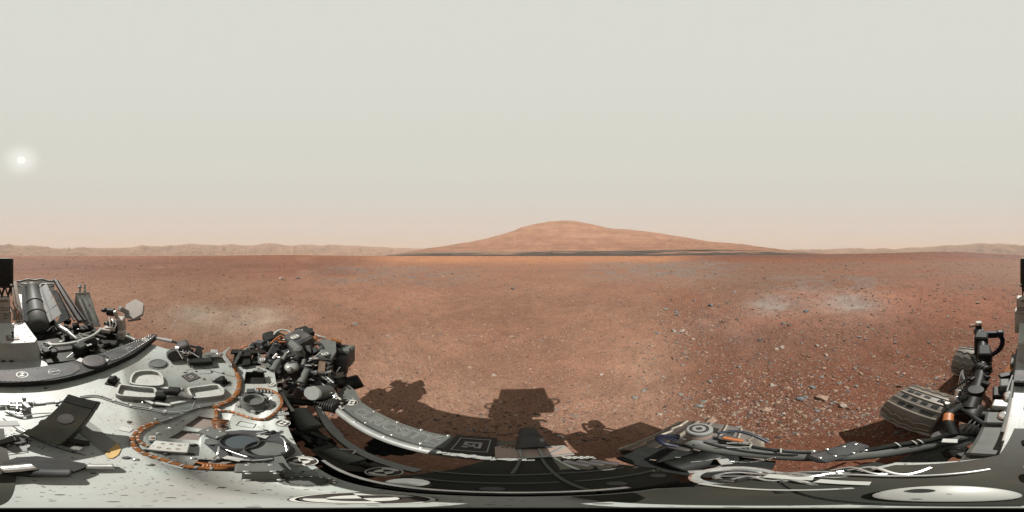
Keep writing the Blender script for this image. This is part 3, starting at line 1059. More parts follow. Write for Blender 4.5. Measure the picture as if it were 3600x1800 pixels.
named = [
    (1802, 1016, 13, 'blue grey', 'lone blue grey rock on open soil straight below the mountain'),
    (1798, 1184, 17, 'tan', 'pale tan rock standing alone on smooth soil above the mast shadow'),
    (2497, 1075, 21, 'blue grey', 'blue grey pyramid-shaped rock on red soil short of the pale scour patches'),
    (2834, 1096, 14, 'blue grey', 'blue grey rock between the two pale scour patches'),
    (3018, 1023, 9, 'blue grey', 'blue grey block on the far edge of the brighter scour patch'),
    (2582, 1028, 12, 'grey', 'flat grey rock just beyond the blue grey pyramid-shaped rock'),
    (2558, 1066, 10, 'dark', 'small dark rock between the blue grey pyramid and the duller scour patch'),
    (2755, 1137, 12, 'blue grey', 'flat turquoise grey slab on the near side of the duller scour patch'),
    (2774, 1144, 10, 'dark', 'dark stone beside the flat turquoise grey slab'),
    (2672, 1197, 14, 'dark', 'dark rounded rock on the bare soil under the scour patches'),
    (2692, 1202, 14, 'red brown', 'brown rock touching the dark rounded rock'),
    (2730, 1228, 16, 'pale', 'blocky pale rock beside the tilted pale wedge'),
    (2748, 1222, 18, 'pale', 'tilted pale wedge-shaped rock in the rubble'),
    (2874, 1216, 11, 'pale', 'bigger of the two small white stones past the pale wedge'),
    (2900, 1217, 11, 'pale', 'smaller of the two small white stones past the pale wedge'),
    (2377, 1098, 14, 'blue grey', 'farther blue grey rock of the touching pair beyond the row of light rocks'),
    (2382, 1108, 13, 'blue grey', 'nearer blue grey rock of the touching pair beyond the row of light rocks'),
    (2440, 1058, 9, 'blue grey', 'small bluish rock between the touching pair and the blue grey pyramid'),
    (2368, 1165, 15, 'pale', 'first pale block in the row of light rocks'),
    (2398, 1166, 15, 'pale', 'second pale block in the row of light rocks'),
    (2412, 1169, 11, 'pale', 'small pale stone ending the row of light rocks'),
    (2310, 1172, 12, 'blue grey', 'bluish angular rock at the start of the row of light rocks'),
    (2434, 1192, 13, 'tan', 'tan rock below the row of light rocks'),
    (2368, 1261, 16, 'red brown', 'dark-shadowed brown rock at the edge of the rubble nearest the mast shadow'),
    (2384, 1266, 12, 'red brown', 'brown stone close beside the dark-shadowed brown rock'),
    (2692, 1440, 30, 'tan', 'large rounded tan rock with dark shadow in the front rubble'),
    (2893, 1401, 32, 'tan', 'largest flat tan-pink slab in the rubble'),
    (2902, 1410, 18, 'red brown', 'pinkish stone leaning under the largest tan-pink slab'),
    (2812, 1402, 24, 'blue grey', 'long flat blue grey slab beside the largest tan-pink slab'),
    (2858, 1363, 17, 'blue grey', 'blue grey wedge-shaped rock above the largest tan-pink slab'),
    (2460, 1428, 24, 'grey', 'long grey flat rock between the mast shadow and the actuator'),
    (2478, 1412, 16, 'grey', 'grey rock above the long grey flat rock'),
    (2958, 1419, 20, 'tan', 'tan block between the largest tan-pink slab and the wheel'),
    (2966, 1427, 24, 'pale', 'pale slab in front of the tan block'),
    (3010, 1358, 18, 'grey', 'grey slab near the striped wheel'),
    (2950, 1348, 15, 'grey', 'light grey stone beyond the grey slab near the wheel'),
    (2560, 1400, 18, 'tan', 'tan flat stone in the middle of the front rubble'),
    (2500, 1480, 32, 'tan', 'long thin tan stone near the target-capped actuator'),
    (2712, 1354, 16, 'pale', 'pale pinkish stone in the centre of the rubble'),
    (2598, 1290, 15, 'grey', 'grey twin stone in the sparse part of the rubble'),
    (2400, 1284, 12, 'grey', 'rounded grey stone beside the dark-shadowed brown rocks'),
    (2230, 1398, 18, 'grey', 'grey triangular stone just off the front rubble'),
    (2262, 1373, 15, 'grey', 'grey wedge stone beyond the triangular one'),
    (2270, 1370, 10, 'dark', 'small dark stone touching the grey wedge stone'),
    (1652, 1292, 15, 'tan', 'flat tan stone on smooth soil between the turret and the lone tan rock'),
    (1736, 1319, 12, 'pale', 'oval pale pebble on smooth soil above the mast shadow'),
    (1510, 1258, 16, 'tan', 'flat tan stone on smooth soil past the turret'),
    (1375, 1325, 9, 'tan', 'rounded grey tan stone beyond the arm shadow'),
    (1365, 1182, 12, 'pale', 'pale yellowish stone beside the instrument turret'),
    (1377, 1174, 8, 'blue grey', 'small bluish stone behind the pale yellowish stone'),
    (1387, 974, 6, 'dark', 'small dark boulder alone on far pinkish soil'),
    (1216, 998, 8, 'pale', 'white stone on the far soil at the edge of the red plain'),
    (1250, 1140, 16, 'grey', 'grey-green stone on soil above the instrument turret'),
    (988, 980, 15, 'pale', 'low flat white ledge of rock in the far left plain'),
    (1048, 979, 13, 'blue grey', 'pointed blue grey rock beside the low white ledge'),
    (925, 970, 8, 'blue grey', 'small blue grey rock on the other side of the low white ledge'),
    (1160, 996, 6, 'dark', 'dark pointed rock on the far plain past the pointed blue grey rock'),
    (437, 938, 6, 'dark', 'dark rock on the far plain above the hexagonal antenna'),
    (150, 932, 5, 'dark', 'dark rock on the plain beyond the heat shield'),
    (3437, 1066, 15, 'tan', 'brown slab on the soil above the rear wheel actuator'),
    (3418, 1146, 20, 'tan', 'brown pointed stone touching the rear wheel actuator cap in view'),
    (3209, 1090, 8, 'blue grey', 'bluish stone on red soil past the brighter scour patch'),
    (3143, 1192, 10, 'grey', 'grey angular stone on red soil above the striped wheel'),
    (2934, 986, 9, 'blue grey', 'pale bluish rock beyond the brighter scour patch'),
    (2898, 954, 8, 'grey', 'light grey rock far beyond the scour patches'),
    (2974, 935, 7, 'blue grey', 'bluish rock near the crest of the long rise'),
    (2688, 980, 7, 'grey', 'grey stone on far red soil beyond the duller scour patch'),
    (3022, 1142, 8, 'grey', 'dark grey stone at the edge of the dark gravel'),
]
for t in named:
    place_rock(*t, flat=0.9)

rn = random.Random(11)
nrest = 292 - len(named)
GR = [
    ('light tan stone lying in the rubble field beside the striped wheel', 'tan stones of the rubble field', 'tan'),
    ('grey stone lying in the rubble field beside the striped wheel', 'grey stones of the rubble field', 'grey'),
    ('brown stone lying in the rubble field beside the striped wheel', 'brown stones of the rubble field', 'red brown'),
    ('pale stone lying in the rubble field beside the striped wheel', 'pale stones of the rubble field', 'pale'),
    ('bluish stone scattered on the red plain', 'bluish stones on the plain', 'blue grey'),
    ('dark stone scattered on the red plain', 'dark stones on the plain', 'dark'),
    ('tan pebble on the smooth soil in the middle of the plain', 'tan pebbles on the smooth soil', 'tan'),
]
CLUST = [(2395, 1168, 45), (2430, 1215, 60), (2560, 1130, 40), (2600, 1280, 90), (2400, 1300, 70), (2740, 1240, 70), (2860, 1330, 100), (2900, 1410, 80), (2480, 1420, 90),
         (2700, 1420, 90), (2300, 1450, 80), (3000, 1250, 120), (3100, 1300, 120), (2620, 1350, 120), (2560, 1470, 110), (2950, 1380, 150), (2850, 1480, 100)]
placed = 0
while placed < nrest:
    u = rn.random()
    if u < 0.52:
        cxy = rn.choice(CLUST); px = rn.gauss(cxy[0], cxy[2]); py = rn.gauss(cxy[1], cxy[2] * 0.32)
        if not (2100 < px < 3340 and 1130 < py < 1520): continue
        if py > 1340 and px > 3080:
            continue
        if py > 1500 - max(0, 2450 - px) * 0.1:
            continue
        g = GR[rn.choices([0, 1, 2, 3], [5, 3, 4, 2])[0]]; w = rn.choice([7, 8, 9, 10, 12, 15]) * (0.9 + (py - 1180) / 500)
    elif u < 0.80:
        px = rn.choice([rn.uniform(2050, 3350), rn.uniform(2050, 3350), rn.uniform(300, 1500)]); py = rn.uniform(925, 1150)
        if px < 520 and py > 1030:
            continue
        g = GR[rn.choice([4, 4, 5])]; w = rn.uniform(4, 8)
    else:
        px = rn.uniform(1290, 2150); py = rn.uniform(1050, 1400); g = GR[6]; w = rn.uniform(6, 11) * (0.7 + (py - 1050) / 600)
        if py > 1330 and px < 1560:
            continue
    place_rock(px, py, w, g[2], g[0], g[1], flat=rn.uniform(0.6, 0.95))
    placed += 1

# ==================================================================== ROVER
rover = empty('mars_rover', (-0.55, -0.9, 0.0))
tag(rover, 'white-decked six-wheeled rover with folded arm, dark cross bar and finned power source', 'rover')
DZ = 1.1            # level of the deck top

# ---- chassis and deck, with three wells cut into the deck
ch = MB()
ch.prism([(-1.02, 0.06), (-1.17, -0.12), (-1.17, -1.45), (0.03, -1.45), (0.03, 0.05)][::-1], 0.58, 1.06)
chassis = ch.build('chassis', OLIVE, rover)


def plan(pts, z=DZ):
    return [(A(px, py, z).x, A(px, py, z).y) for px, py in pts]


def ccw(p):
    a = sum(p[i][0] * p[(i + 1) % len(p)][1] - p[(i + 1) % len(p)][0] * p[i][1] for i in range(len(p)))
    return p if a > 0 else p[::-1]


deck_outline = ccw([(-1.03, 0.117), (-1.2, -0.07), (-1.2, -1.36), (-1.08, -1.5), (0.05, -1.5), (0.05, -0.32), (0.20, -0.20), (0.205, 0.0), (0.10, 0.083), (0.0, 0.085)])
deck = MB().prism(deck_outline, DZ - 0.035, DZ).build('deck', DECK, rover)
cut = MB()
for w in ([(698, 1463), (807, 1476), (791, 1517), (648, 1497)], [(640, 1513), (714, 1521), (697, 1548), (592, 1540)], [(700, 1614), (872, 1616), (866, 1658), (660, 1650)]):
    cut.prism(ccw(plan(w)), DZ - 0.022, DZ + 0.05)
cutter = cut.build('cutter', RECESS)
cutter.data.materials.clear(); cutter.data.materials.append(RECESS)
deck.data.materials.append(RECESS)
cutter.location = Vector(cutter['wo'])
bpy.context.view_layer.update()
md = deck.modifiers.new('wells', 'BOOLEAN'); md.object = cutter; md.operation = 'DIFFERENCE'; md.solver = 'EXACT'
try:
    md.material_mode = 'TRANSFER'
except Exception:
    pass
bpy.context.view_layer.update()
dg = bpy.context.evaluated_depsgraph_get()
nm = bpy.data.meshes.new_from_object(deck.evaluated_get(dg))
deck.modifiers.clear(); deck.data = nm
bpy.data.objects.remove(cutter)

# fasteners on the deck, one mesh of surface detail, and a few larger pads
fb = MB()
rb = random.Random(3)
edge = [(-1.15, y) for y in np.arange(-1.3, -0.1, 0.12)] + [(x, 0.075) for x in np.arange(-0.98, -0.1, 0.1)]
fb.bolts([Vector((x, y, DZ)) for x, y in edge], 0.006, 0.004)
bp = [(570, 1447), (620, 1462), (640, 1478), (455, 1484), (445, 1610), (575, 1452), (785, 1500), (650, 1310), (690, 1306), (745, 1308), (785, 1312), (718, 1333), (346, 1415), (577, 1457), (1060, 1692), (160, 1365), (840, 1375), (925, 1370)]
for q in bp:
    p = A(*q, DZ)
    fb.lathe(p, (0, 0, 1), [(0, 0.010), (0.0015, 0.010), (0.0015, 0.006), (0.006, 0.005), (0.006, 0.002)], 14)
fb.build('deck_bolt', SLATE, rover)
for q, rr in (((140, 1610), 0.012), ((50, 1525), 0.010), ((10, 1527), 0.012)):
    MB().ring(A(*q, DZ), (0, 0, 1), rr * 0.4, rr, 0.004, 18).build('washer', LGREY, rover)

# sheet seam on the deck
sm = MB()
sm.bar(A(10, 1470, DZ + 0.001), A(300, 1600, DZ + 0.001), 0.004, 0.003)
sm.bar((-1.12, -0.62, DZ + 0.001), (-0.95, -0.05, DZ + 0.001), 0.003, 0.003)
for quad in ([(100, 1590), (20, 1600), (10, 1570), (90, 1562)], [(430, 1440), (560, 1458), (520, 1480), (400, 1462)], [(470, 1625), (560, 1655), (480, 1680), (380, 1650)],
             [(845, 1480), (900, 1492), (890, 1505), (830, 1495)], [(660, 1300), (740, 1296), (745, 1312), (655, 1316)]):
    q4 = [A(x, y, DZ + .001) for x, y in quad]
    if quad[0][0] in (430, 470): continue
    for i in range(4): sm.bar(q4[i], q4[(i + 1) % 4], .0025, .002)
sm.build('panel_seam', SLATE, rover)
for quad, m_ in (([(100, 1566), (30, 1572), (24, 1590), (95, 1586)], MIDG), ([(0, 1480), (60, 1480), (70, 1496), (0, 1498)], MIDG), ([(430, 1500), (470, 1508), (455, 1520), (415, 1512)], WHITE), ([(905, 1470), (930, 1474), (925, 1482), (900, 1478)], LGREY), ([(1075, 1655), (1120, 1660), (1110, 1672), (1060, 1668)], MIDG)):
    MB().prism(ccw(plan(quad)), DZ + .0008, DZ + .004).build('access_pad', m_, rover)
rz = random.Random(61)
for k in range(14):
    c_ = A(rz.uniform(120, 1000), rz.uniform(1380, 1640), DZ)
    if not (-1.1 < c_.x < -.1 and c_.y < .02): continue
    MB().lathe(c_, (0, 0, 1), [(0, .008), (.003, .0078), (.006, .004), (.010, .0035), (.011, .001)], 12).build('stud', rz.choice([SLATE, LGREY, SILVER]), rover)

# deck targets
for q, rr in (((958, 1352), 0.026), ((995, 1488), 0.026), ((1060, 1622), 0.031), ((756, 1288), 0.022)):
    marker(rover, A(*q, DZ + 0.0015), rr, 45)
marker(rover, Vector((-0.06, 0.046, DZ + 0.0015)), 0.034, 20)


def fiducial(parent, c, s, ang):
    M = frame_at(c, (math.cos(R(ang)), math.sin(R(ang)), 0))
    def rect(mb, x0, y0, x1, y1, z0, z1):
        mb.prism([(x0, y0), (x1, y0), (x1, y1), (x0, y1)], z0, z1, M)
    base = MB(); rect(base, -s, -s, s, s, 0, 0.004)
    b = base.build('tracking_plate', MARKD, parent)
    w = MB(); t = 0.05 * s; q = 0.72 * s
    for x0, y0, x1, y1 in ((-q, q - t, q, q), (-q, -q, q, -q + t), (-q, -q + t, -q + t, q - t), (q - t, -q + t, q, q - t)):
        rect(w, x0, y0, x1, y1, 0.0045, 0.006)
    u = s * 0.13
    for gx, gy in ((-3, 2), (-2, 2), (-1, 2), (0, 2), (1, 2), (2, 2), (-3, 1), (2, 1), (-3, 0), (-2, 0), (0, 0), (2, 0), (-1, -1), (0, -1), (2, -1), (-3, -2), (-2, -2), (2, -2), (1, -2)):
        rect(w, gx * u, (gy - 0.5) * u, (gx + 1) * u, (gy + 0.5) * u, 0.0045, 0.006)
    return b, w


b, w = fiducial(rover, A(671, 1326, DZ), 0.043, 58)
w.build('pattern', LGREY, b)

# ---- differential bar across the deck
BZ = 1.165
bar = empty('differential_bar', (-0.6, -0.92, DZ), rover)
pm = MB()
pm.prism(ccw([(0.05, -0.99), (0.05, -0.87), (-0.2, -0.845), (-0.40, -0.85), (-0.47, -0.88), (-0.49, -0.93), (-0.46, -0.985), (-0.38, -1.0), (-0.2, -1.0)]), BZ - 0.004, BZ)
pm.prism(ccw([(-0.70, -0.86), (-0.73, -0.93), (-0.70, -0.985), (-0.62 - 0.18, -1.0), (-1.0, -0.99), (-1.27, -0.955), (-1.30, -0.93), (-1.27, -0.905), (-1.0, -0.875), (-0.78, -0.85)]), BZ - 0.004, BZ)
pm.build('cover_panel', SLATE, bar)
bm_ = MB()
bm_.prism(ccw([(0.055, -0.995), (0.055, -0.862), (-0.3, -0.835), (-0.9, -0.84), (-1.3, -0.90), (-1.315, -0.93), (-1.3, -0.96), (-0.9, -1.01), (-0.3, -1.01)]), BZ - 0.05, BZ - 0.0045)
bm_.build('beam', DARK, bar)
MB().lathe((-0.6, -0.92, BZ - 0.003), (0, 0, 1), [(0, 0.085), (0.02, 0.08), (0.024, 0.06), (0.024, 0.0)], 32).build('pivot_cap', SLATE, bar)
rv = MB()
for poly in ([(0.03, -0.875), (-0.2, -0.855), (-0.40, -0.86), (-0.46, -0.89), (-0.478, -0.93), (-0.45, -0.975), (-0.38, -0.99), (-0.2, -0.99), (0.03, -0.98)],
             [(-0.715, -0.87), (-0.72, -0.93), (-0.705, -0.975), (-0.80, -0.99), (-1.0, -0.98), (-1.26, -0.95), (-1.26, -0.91), (-1.0, -0.885), (-0.78, -0.86), (-0.715, -0.87)]):
    for (x0, y0), (x1, y1) in zip(poly[:-1], poly[1:]):
        L = math.hypot(x1 - x0, y1 - y0); n = max(1, int(L / 0.026))
        for i in range(n):
            rv.ball((x0 + (x1 - x0) * i / n, y0 + (y1 - y0) * i / n, BZ + 0.001), 0.0045, seg=6)
for i in range(16):
    a = 2 * math.pi * i / 16
    rv.ball((-0.6 + 0.055 * math.cos(a), -0.92 + 0.055 * math.sin(a), BZ + 0.022), 0.004, seg=6)
rv.build('rivet', SILVER, bar)
for xx, yy, s in ((-0.545, -0.945, 0), (-0.66, -0.90, 0)):
    MB().box((xx, yy - 0.02, BZ - 0.001), (0.05, 0.1, 0.008), 25).build('white_shim', WHITE, bar)
for c, rr in ((A(78, 1317, BZ), 0.036), (Vector((-1.15, -0.93, BZ)), 0.032)):
    rg = MB(); rg.ring(c, (0, 0, 1), rr * 0.82, rr, 0.002); rg.ring(c, (0, 0, 1), 0.001, rr * 0.0 + 0.002, 0.002)
    M = frame_at(c, (1, 0, 0))
    for a0 in (30, 210):
        vs = [M @ Vector((0, 0, 0.003))] + [M @ Vector((rr * 0.6 * math.cos(R(a0 + t)), rr * 0.6 * math.sin(R(a0 + t)), 0.003)) for t in range(0, 91, 15)]
        rg.add(vs, [(0, i, i + 1) for i in range(1, len(vs) - 1)])
    rg.build('target_marker', MARKW, bar)
c = A(190, 1307, BZ)
eb = MB(); eb.ring(c, (0, 0, 1), 0.033, 0.036, 0.002)
eb.tube([c + Vector((0.03, 0.022, 0.003)), c + Vector((0.0, 0.006, 0.003)), c + Vector((-0.045, 0.028, 0.003))], 0.0012, 5)
eb.tube([c + Vector((-0.03, -0.02, 0.003)), c + Vector((0.02, -0.012, 0.003)), c + Vector((0.036, 0.018, 0.003))], 0.0012, 5)
eb.build('round_emblem', LGREY, bar)
text_part('NASA', 'lettering', LGREY, bar, frame_at(c + Vector((0, 0, 0.003)), (-1, 0, 0)), 0.026, 0.001)
text_part('JPL', 'lettering', LGREY, bar, frame_at(Vector((-0.93, -0.925, BZ + 0.002)), (-1, 0, 0)), 0.055, 0.002)
lk = MB(); lk.cyl((-1.27, -0.93, 1.14), (-1.31, -0.74, 1.13), 0.016, 0.022)
lk.build('link_sleeve', CLOTH, bar)
MB().cyl((-1.31, -0.74, 1.13), (-1.32, -0.44, 1.11), 0.012).build('link_rod', BLUE, bar)

# ---- round ports on the deck
for q, rr, m_ in (((556, 1281), 0.072, GREY), ((57, 1550), 0.036, SLATE), ((1080, 1693), 0.03, GREY)):
    c = A(*q, DZ)
    o = MB().lathe(c, (0, 0, 1), [(0, rr), (0.004, rr), (0.006, rr * 0.86), (0.016, rr * 0.82), (0.018, rr * 0.76), (0.014, rr * 0.7), (0.014, 0)], 36).build('deck_port', m_, rover)
    bb = MB(); bb.bolts([c + Vector((rr * 0.92 * math.cos(k * math.pi / 7), rr * 0.92 * math.sin(k * math.pi / 7), 0.005)) for k in range(14)], 0.003, 0.003)
    bb.build('bolt', SILVER, o)

# ---- white observation trays
def tray(outline, h=0.03, wall=0.006):
    """open tray: floor and standing wall following an outline"""
    mb = MB(); n = len(outline)
    cx = sum(p[0] for p in outline) / n; cy = sum(p[1] for p in outline) / n
    inn = [(cx + (x - cx) * (1 - wall * 2 / max(0.03, math.hypot(x - cx, y - cy))), cy + (y - cy) * (1 - wall * 2 / max(0.03, math.hypot(x - cx, y - cy)))) for x, y in outline]
    z0 = DZ + 0.002
    mb.prism(inn, z0, z0 + 0.004)
    vs = []
    for (a, b_) in zip(outline, inn):
        vs += [(a[0], a[1], z0), (a[0], a[1], z0 + h), (b_[0], b_[1], z0 + h), (b_[0], b_[1], z0)]
    fs = []
    for i in range(n):
        j = (i + 1) % n
        for k in range(3):
            fs.append((4 * i + k, 4 * i + k + 1, 4 * j + k + 1, 4 * j + k)[::-1])
    mb.add(vs, fs)
    return mb


def round_poly(poly, k=4, t=0.22):
    out = []
    n = len(poly)
    for i in range(n):
        a = Vector(poly[i - 1]); b_ = Vector(poly[i]); c_ = Vector(poly[(i + 1) % n])
        p = b_ + (a - b_) * t; q = b_ + (c_ - b_) * t
        for j in range(k + 1):
            s_ = j / k
            out.append(tuple((1 - s_) ** 2 * p + 2 * s_ * (1 - s_) * b_ + s_ ** 2 * q))
    return out


tz = DZ + 0.03
o1 = ccw(plan([(454, 1352), (458, 1325), (470, 1309), (495, 1302), (530, 1301), (560, 1308), (573, 1322), (577, 1358)], tz))
tray(round_poly(o1, 3, 0.3), 0.034).build('sample_tray', WHITE, rover)
o2 = ccw(plan([(418, 1353), (450, 1356), (548, 1366), (554, 1394), (540, 1400), (415, 1393), (404, 1385)], tz))
tray(round_poly(o2, 3, 0.2), 0.04).build('sample_tray', WHITE, rover)
o3 = ccw(plan([(655, 1366), (740, 1354), (770, 1354), (790, 1375), (786, 1392), (680, 1403), (668, 1398)], tz))
tray(round_poly(o3, 3, 0.2), 0.04).build('sample_tray', WHITE, rover)
tf = MB()
tf.bar(A(500, 1402, DZ + .012), A(540, 1420, DZ + .012), 0.018, 0.012)
tf.bar(A(545, 1418, DZ + .012), A(600, 1425, DZ + .012), 0.018, 0.012)
tf.bar(A(600, 1420, DZ + .012), A(690, 1400, DZ + .012), 0.018, 0.012)
tf.bar(A(540, 1360, DZ + .012), A(640, 1368, DZ + .012), 0.02, 0.012)
tf.build('tray_bracket', WHITE, rover)
hg = MB()
hg.box(A(565, 1392, DZ + .03), (0.05, 0.05, 0.055), 35)
hg.box(A(560, 1412, DZ + .01), (0.085, 0.05, 0.014), 30)
hg.cyl(A(575, 1378, DZ + .05), A(620, 1378, DZ + .05), 0.024)
hg.box(A(612, 1376, DZ + .06), (0.05, 0.06, 0.05), 20)
hg.cyl(A(625, 1382, DZ + .05), A(690, 1402, DZ + .03), 0.018, 0.008)
hg.build('release_actuator', DARK, rover)
cw = MB()
for k in range(12):
    t = k / 12
    p = A(632 + 45 * t, 1385 + 14 * t, DZ + .05 - .015 * t)
    cw.ring(p, (A(690, 1402, DZ + .03) - A(625, 1382, DZ + .05)), 0.012, 0.021 - .009 * t, 0.003, 12)
cw.tube([A(690, 1400, DZ + .02), A(680, 1422, DZ + .005), A(672, 1440, DZ + .004)], 0.002, 5)
cw.build('coiled_lead', SILVER, rover)
for q, a in (((395, 1342), 30), ((778, 1345), 60)):
    m_ = MB()
    c = A(*q, DZ)
    m_.box(c + Vector((0, 0, 0.005)), (0.085, 0.06, 0.01), a)
    m_.box(c + Vector((0, 0, 0.024)), (0.055, 0.045, 0.03), a)
    m_.cyl(c + Vector((-0.025, 0, 0.035)), c + Vector((0.025, 0.01, 0.035)), 0.017)
    m_.build('latch_block', DARK, rover)

# thin pipe running over the deck
pp = MB()
line = [(0, 1421), (60, 1424), (130, 1418), (200, 1412), (255, 1400), (300, 1391), (345, 1390), (390, 1404), (460, 1425), (520, 1434), (590, 1447), (640, 1446), (700, 1434), (766, 1424)]
pp.tube([A(x, y, DZ + .008) for x, y in line], 0.0045, 7)
pp.tube([A(x - 3, y + 5, DZ + .006) for x, y in line[4:-2]], 0.003, 6)
pp.build('deck_pipe', LGREY, rover)
cl = MB()
for x, y in ((275, 1399), (355, 1391), (400, 1408), (460, 1426), (530, 1436), (580, 1446), (200, 1412)):
    cl.box(A(x, y, DZ + .008), (0.018, 0.016, 0.014), rb.uniform(0, 90))
cl.build('pipe_clamp', SILVER, rover)
# valve cluster at the rear of the mast
vc = MB()
for k, (x0, y0, x1, y1, rr) in enumerate(((30, 1412, 115, 1414, .012), (32, 1425, 100, 1427, .009), (0, 1424, 35, 1422, .012), (60, 1412, 60, 1440, .010), (70, 1440, 95, 1440, .008), (20, 1446, 80, 1455, .004))):
    vc.cyl(A(x0, y0, DZ + .02), A(x1, y1, DZ + .02), rr)
vc.tube([A(20, 1426, DZ + .03), A(30, 1448, DZ + .01), A(75, 1466, DZ + .01), (A(120, 1455, DZ + .02)), A(180, 1452, DZ + .01)], 0.004)
vc.tube([A(120, 1415, DZ + .02), A(128, 1420, DZ + .01), A(160, 1417, DZ + .01)], 0.004)
vc.build('valve_cluster', SILVER, rover)
vf = MB()
vf.box(A(92, 1432, DZ + .03), (0.02, 0.05, 0.06), 20); vf.box(A(85, 1405, DZ + .04), (0.015, 0.015, 0.05), 10)
vf.build('valve_stand', LGREY, rover)

# tilted dark instrument box on feet
e1 = Vector((-0.104, -0.385, 1.16)); e2 = Vector((-0.275, -0.50, 1.285))
ax = (e2 - e1).normalized(); side = Vector((0, 0, 1)).cross(ax).normalized(); nn = ax.cross(side)
Mx = Matrix((ax, side, nn)).transposed()
tb = MB(); tb.box((e1 + e2) / 2, ((e2 - e1).length, 0.115, 0.05), Mx, 0.06)
tbox = tb.build('instrument_box', OLIVE, rover)
tt = MB(); M4 = Mx.to_4x4(); M4.translation = (e1 + e2) / 2
tt.lathe(M4 @ Vector((0.015, 0, 0.025)), nn, [(0, 0.027), (0.003, 0.026), (0.004, 0.0)], 26)
tt.build('round_cap', SLATE, tbox)
te = MB(); te.box(e2 + nn * 0.0 - ax * 0.002, (0.045, 0.118, 0.056), Mx, 0.06)
te.build('end_block', DARK, tbox)
tl = MB(); tl.box(M4 @ Vector((-0.11, 0.0, -0.03)), (0.03, 0.15, 0.05), Mx)
tl.bar(e1 + Vector((-.05, .02, 0)), Vector((-0.2, -0.34, DZ + .01)), 0.03, 0.03); tl.bar(e1 + Vector((.06, -.02, 0)), Vector((0.0, -0.40, DZ + .01)), 0.03, 0.02)
tl.bar(e2 - ax * 0.05 - nn * 0.02, Vector((-0.24, -0.47, DZ)), 0.04, 0.03)
tl.bar(e2 - ax * 0.08 - nn * 0.02, Vector((-0.14, -0.53, DZ)), 0.03, 0.03)
tl.build('support_strut', DARK, tbox)
tc_ = MB(); tc_.cyl(M4 @ Vector((-0.125, 0.075, -0.03)), M4 @ Vector((-0.125, 0.105, -0.03)), 0.014)
tc_.cyl(M4 @ Vector((-0.125, -0.075, -0.03)), M4 @ Vector((-0.125, -0.10, -0.03)), 0.014)
tc_.build('pivot_pin', SILVER, tbox)

# flat strip with ochre end
sq = MB().prism(ccw(plan([(262, 1470), (288, 1462), (340, 1500), (412, 1559), (367, 1592), (330, 1560), (268, 1506)])), DZ + .0005, DZ + .004)
sq.build('grey_strip', TAPE, rover)
MB().prism(ccw(plan([(412, 1559), (420, 1566), (425, 1582), (415, 1600), (395, 1612), (380, 1612), (374, 1600), (367, 1592)])), DZ + .0005, DZ + .0045).build('ochre_tab', GOLD, rover)

# dark curved housings near the mast foot
hd = MB()
hd.prism(ccw(plan([(10, 1622), (60, 1606), (130, 1602), (220, 1612), (300, 1628), (302, 1640), (250, 1660), (120, 1672), (10, 1660)], DZ + .05)), DZ + .003, DZ + .045)
hd.build('motor_cover', DARK, rover)
hc = MB(); hc.cyl(A(0, 1650, DZ + .06), A(120, 1640, DZ + .06), 0.02); hc.cyl(A(300, 1640, DZ + .02), A(400, 1640, DZ + .02), 0.016)
hc.build('motor_tube', SILVER, rover)
MB().cyl(A(120, 1660, DZ + .04), A(250, 1664, DZ + .04), 0.022).build('motor_tube', SLATE, rover)

# ---- inlet with round lid
c = A(890, 1418, DZ)
inl = empty('powder_inlet', c, rover)
MB().prism(ccw(round_poly(plan([(836, 1405), (860, 1380), (905, 1374), (940, 1395), (948, 1430), (915, 1452), (870, 1452)]), 4, 0.3)), DZ + .001, DZ + .008).build('base_plate', SLATE, inl)
MB().lathe(c + Vector((0.01, 0.0, 0.008)), (0, 0, 1), [(0, 0.06), (0.012, 0.056), (0.03, 0.047), (0.045, 0.045), (0.05, 0.05), (0.053, 0.048), (0.05, 0.041), (0.02, 0.036), (0.018, 0.0)], 36).build('funnel', GREY, inl)
MB().box(A(882, 1375, DZ + .045), (0.035, 0.04, 0.02), 8).build('hinge_block', SLATE, inl)
hh = MB()
for x, y in ((845, 1400), (838, 1425), (932, 1400), (935, 1425), (890, 1448)):
    hh.box(A(x, y, DZ + .012), (0.022, 0.014, 0.02), rb.uniform(0, 90)); hh.bolts([A(x + 5, y + 6, DZ + .008)], .005, .005)
hh.build('clamp', LGREY, inl)
sp_ = MB()
sp_.tube([A(838, 1390, DZ + .05), A(850, 1404, DZ + .03), A(860, 1420, DZ + .06)], .0016, 5); sp_.tube([A(935, 1412, DZ + .02), A(955, 1398, DZ + .04)], .0016, 5)
sp_.build('wire', SILVER, inl)
# scoop-shaped dark inlet
sc_ = empty('scoop_inlet', A(895, 1335, DZ), rover)
s1 = MB()
cc_ = A(896, 1338, DZ)
for dx, sx in ((-0.055, 0.004), (0.055, 0.004)):
    s1.box(cc_ + Vector((0.0, dx, 0.02)), (0.07, 0.006, 0.04), 0)
s1.box(cc_ + Vector((-0.035, 0, 0.03)), (0.006, 0.11, 0.06), 0)
s1.box(cc_ + Vector((0.0, 0, 0.004)), (0.075, 0.12, 0.006), 0)
s1.box(cc_ + Vector((-0.038, 0, 0.062)), (0.014, 0.03, 0.012), 0)
s1.build('hood', DARK, sc_)

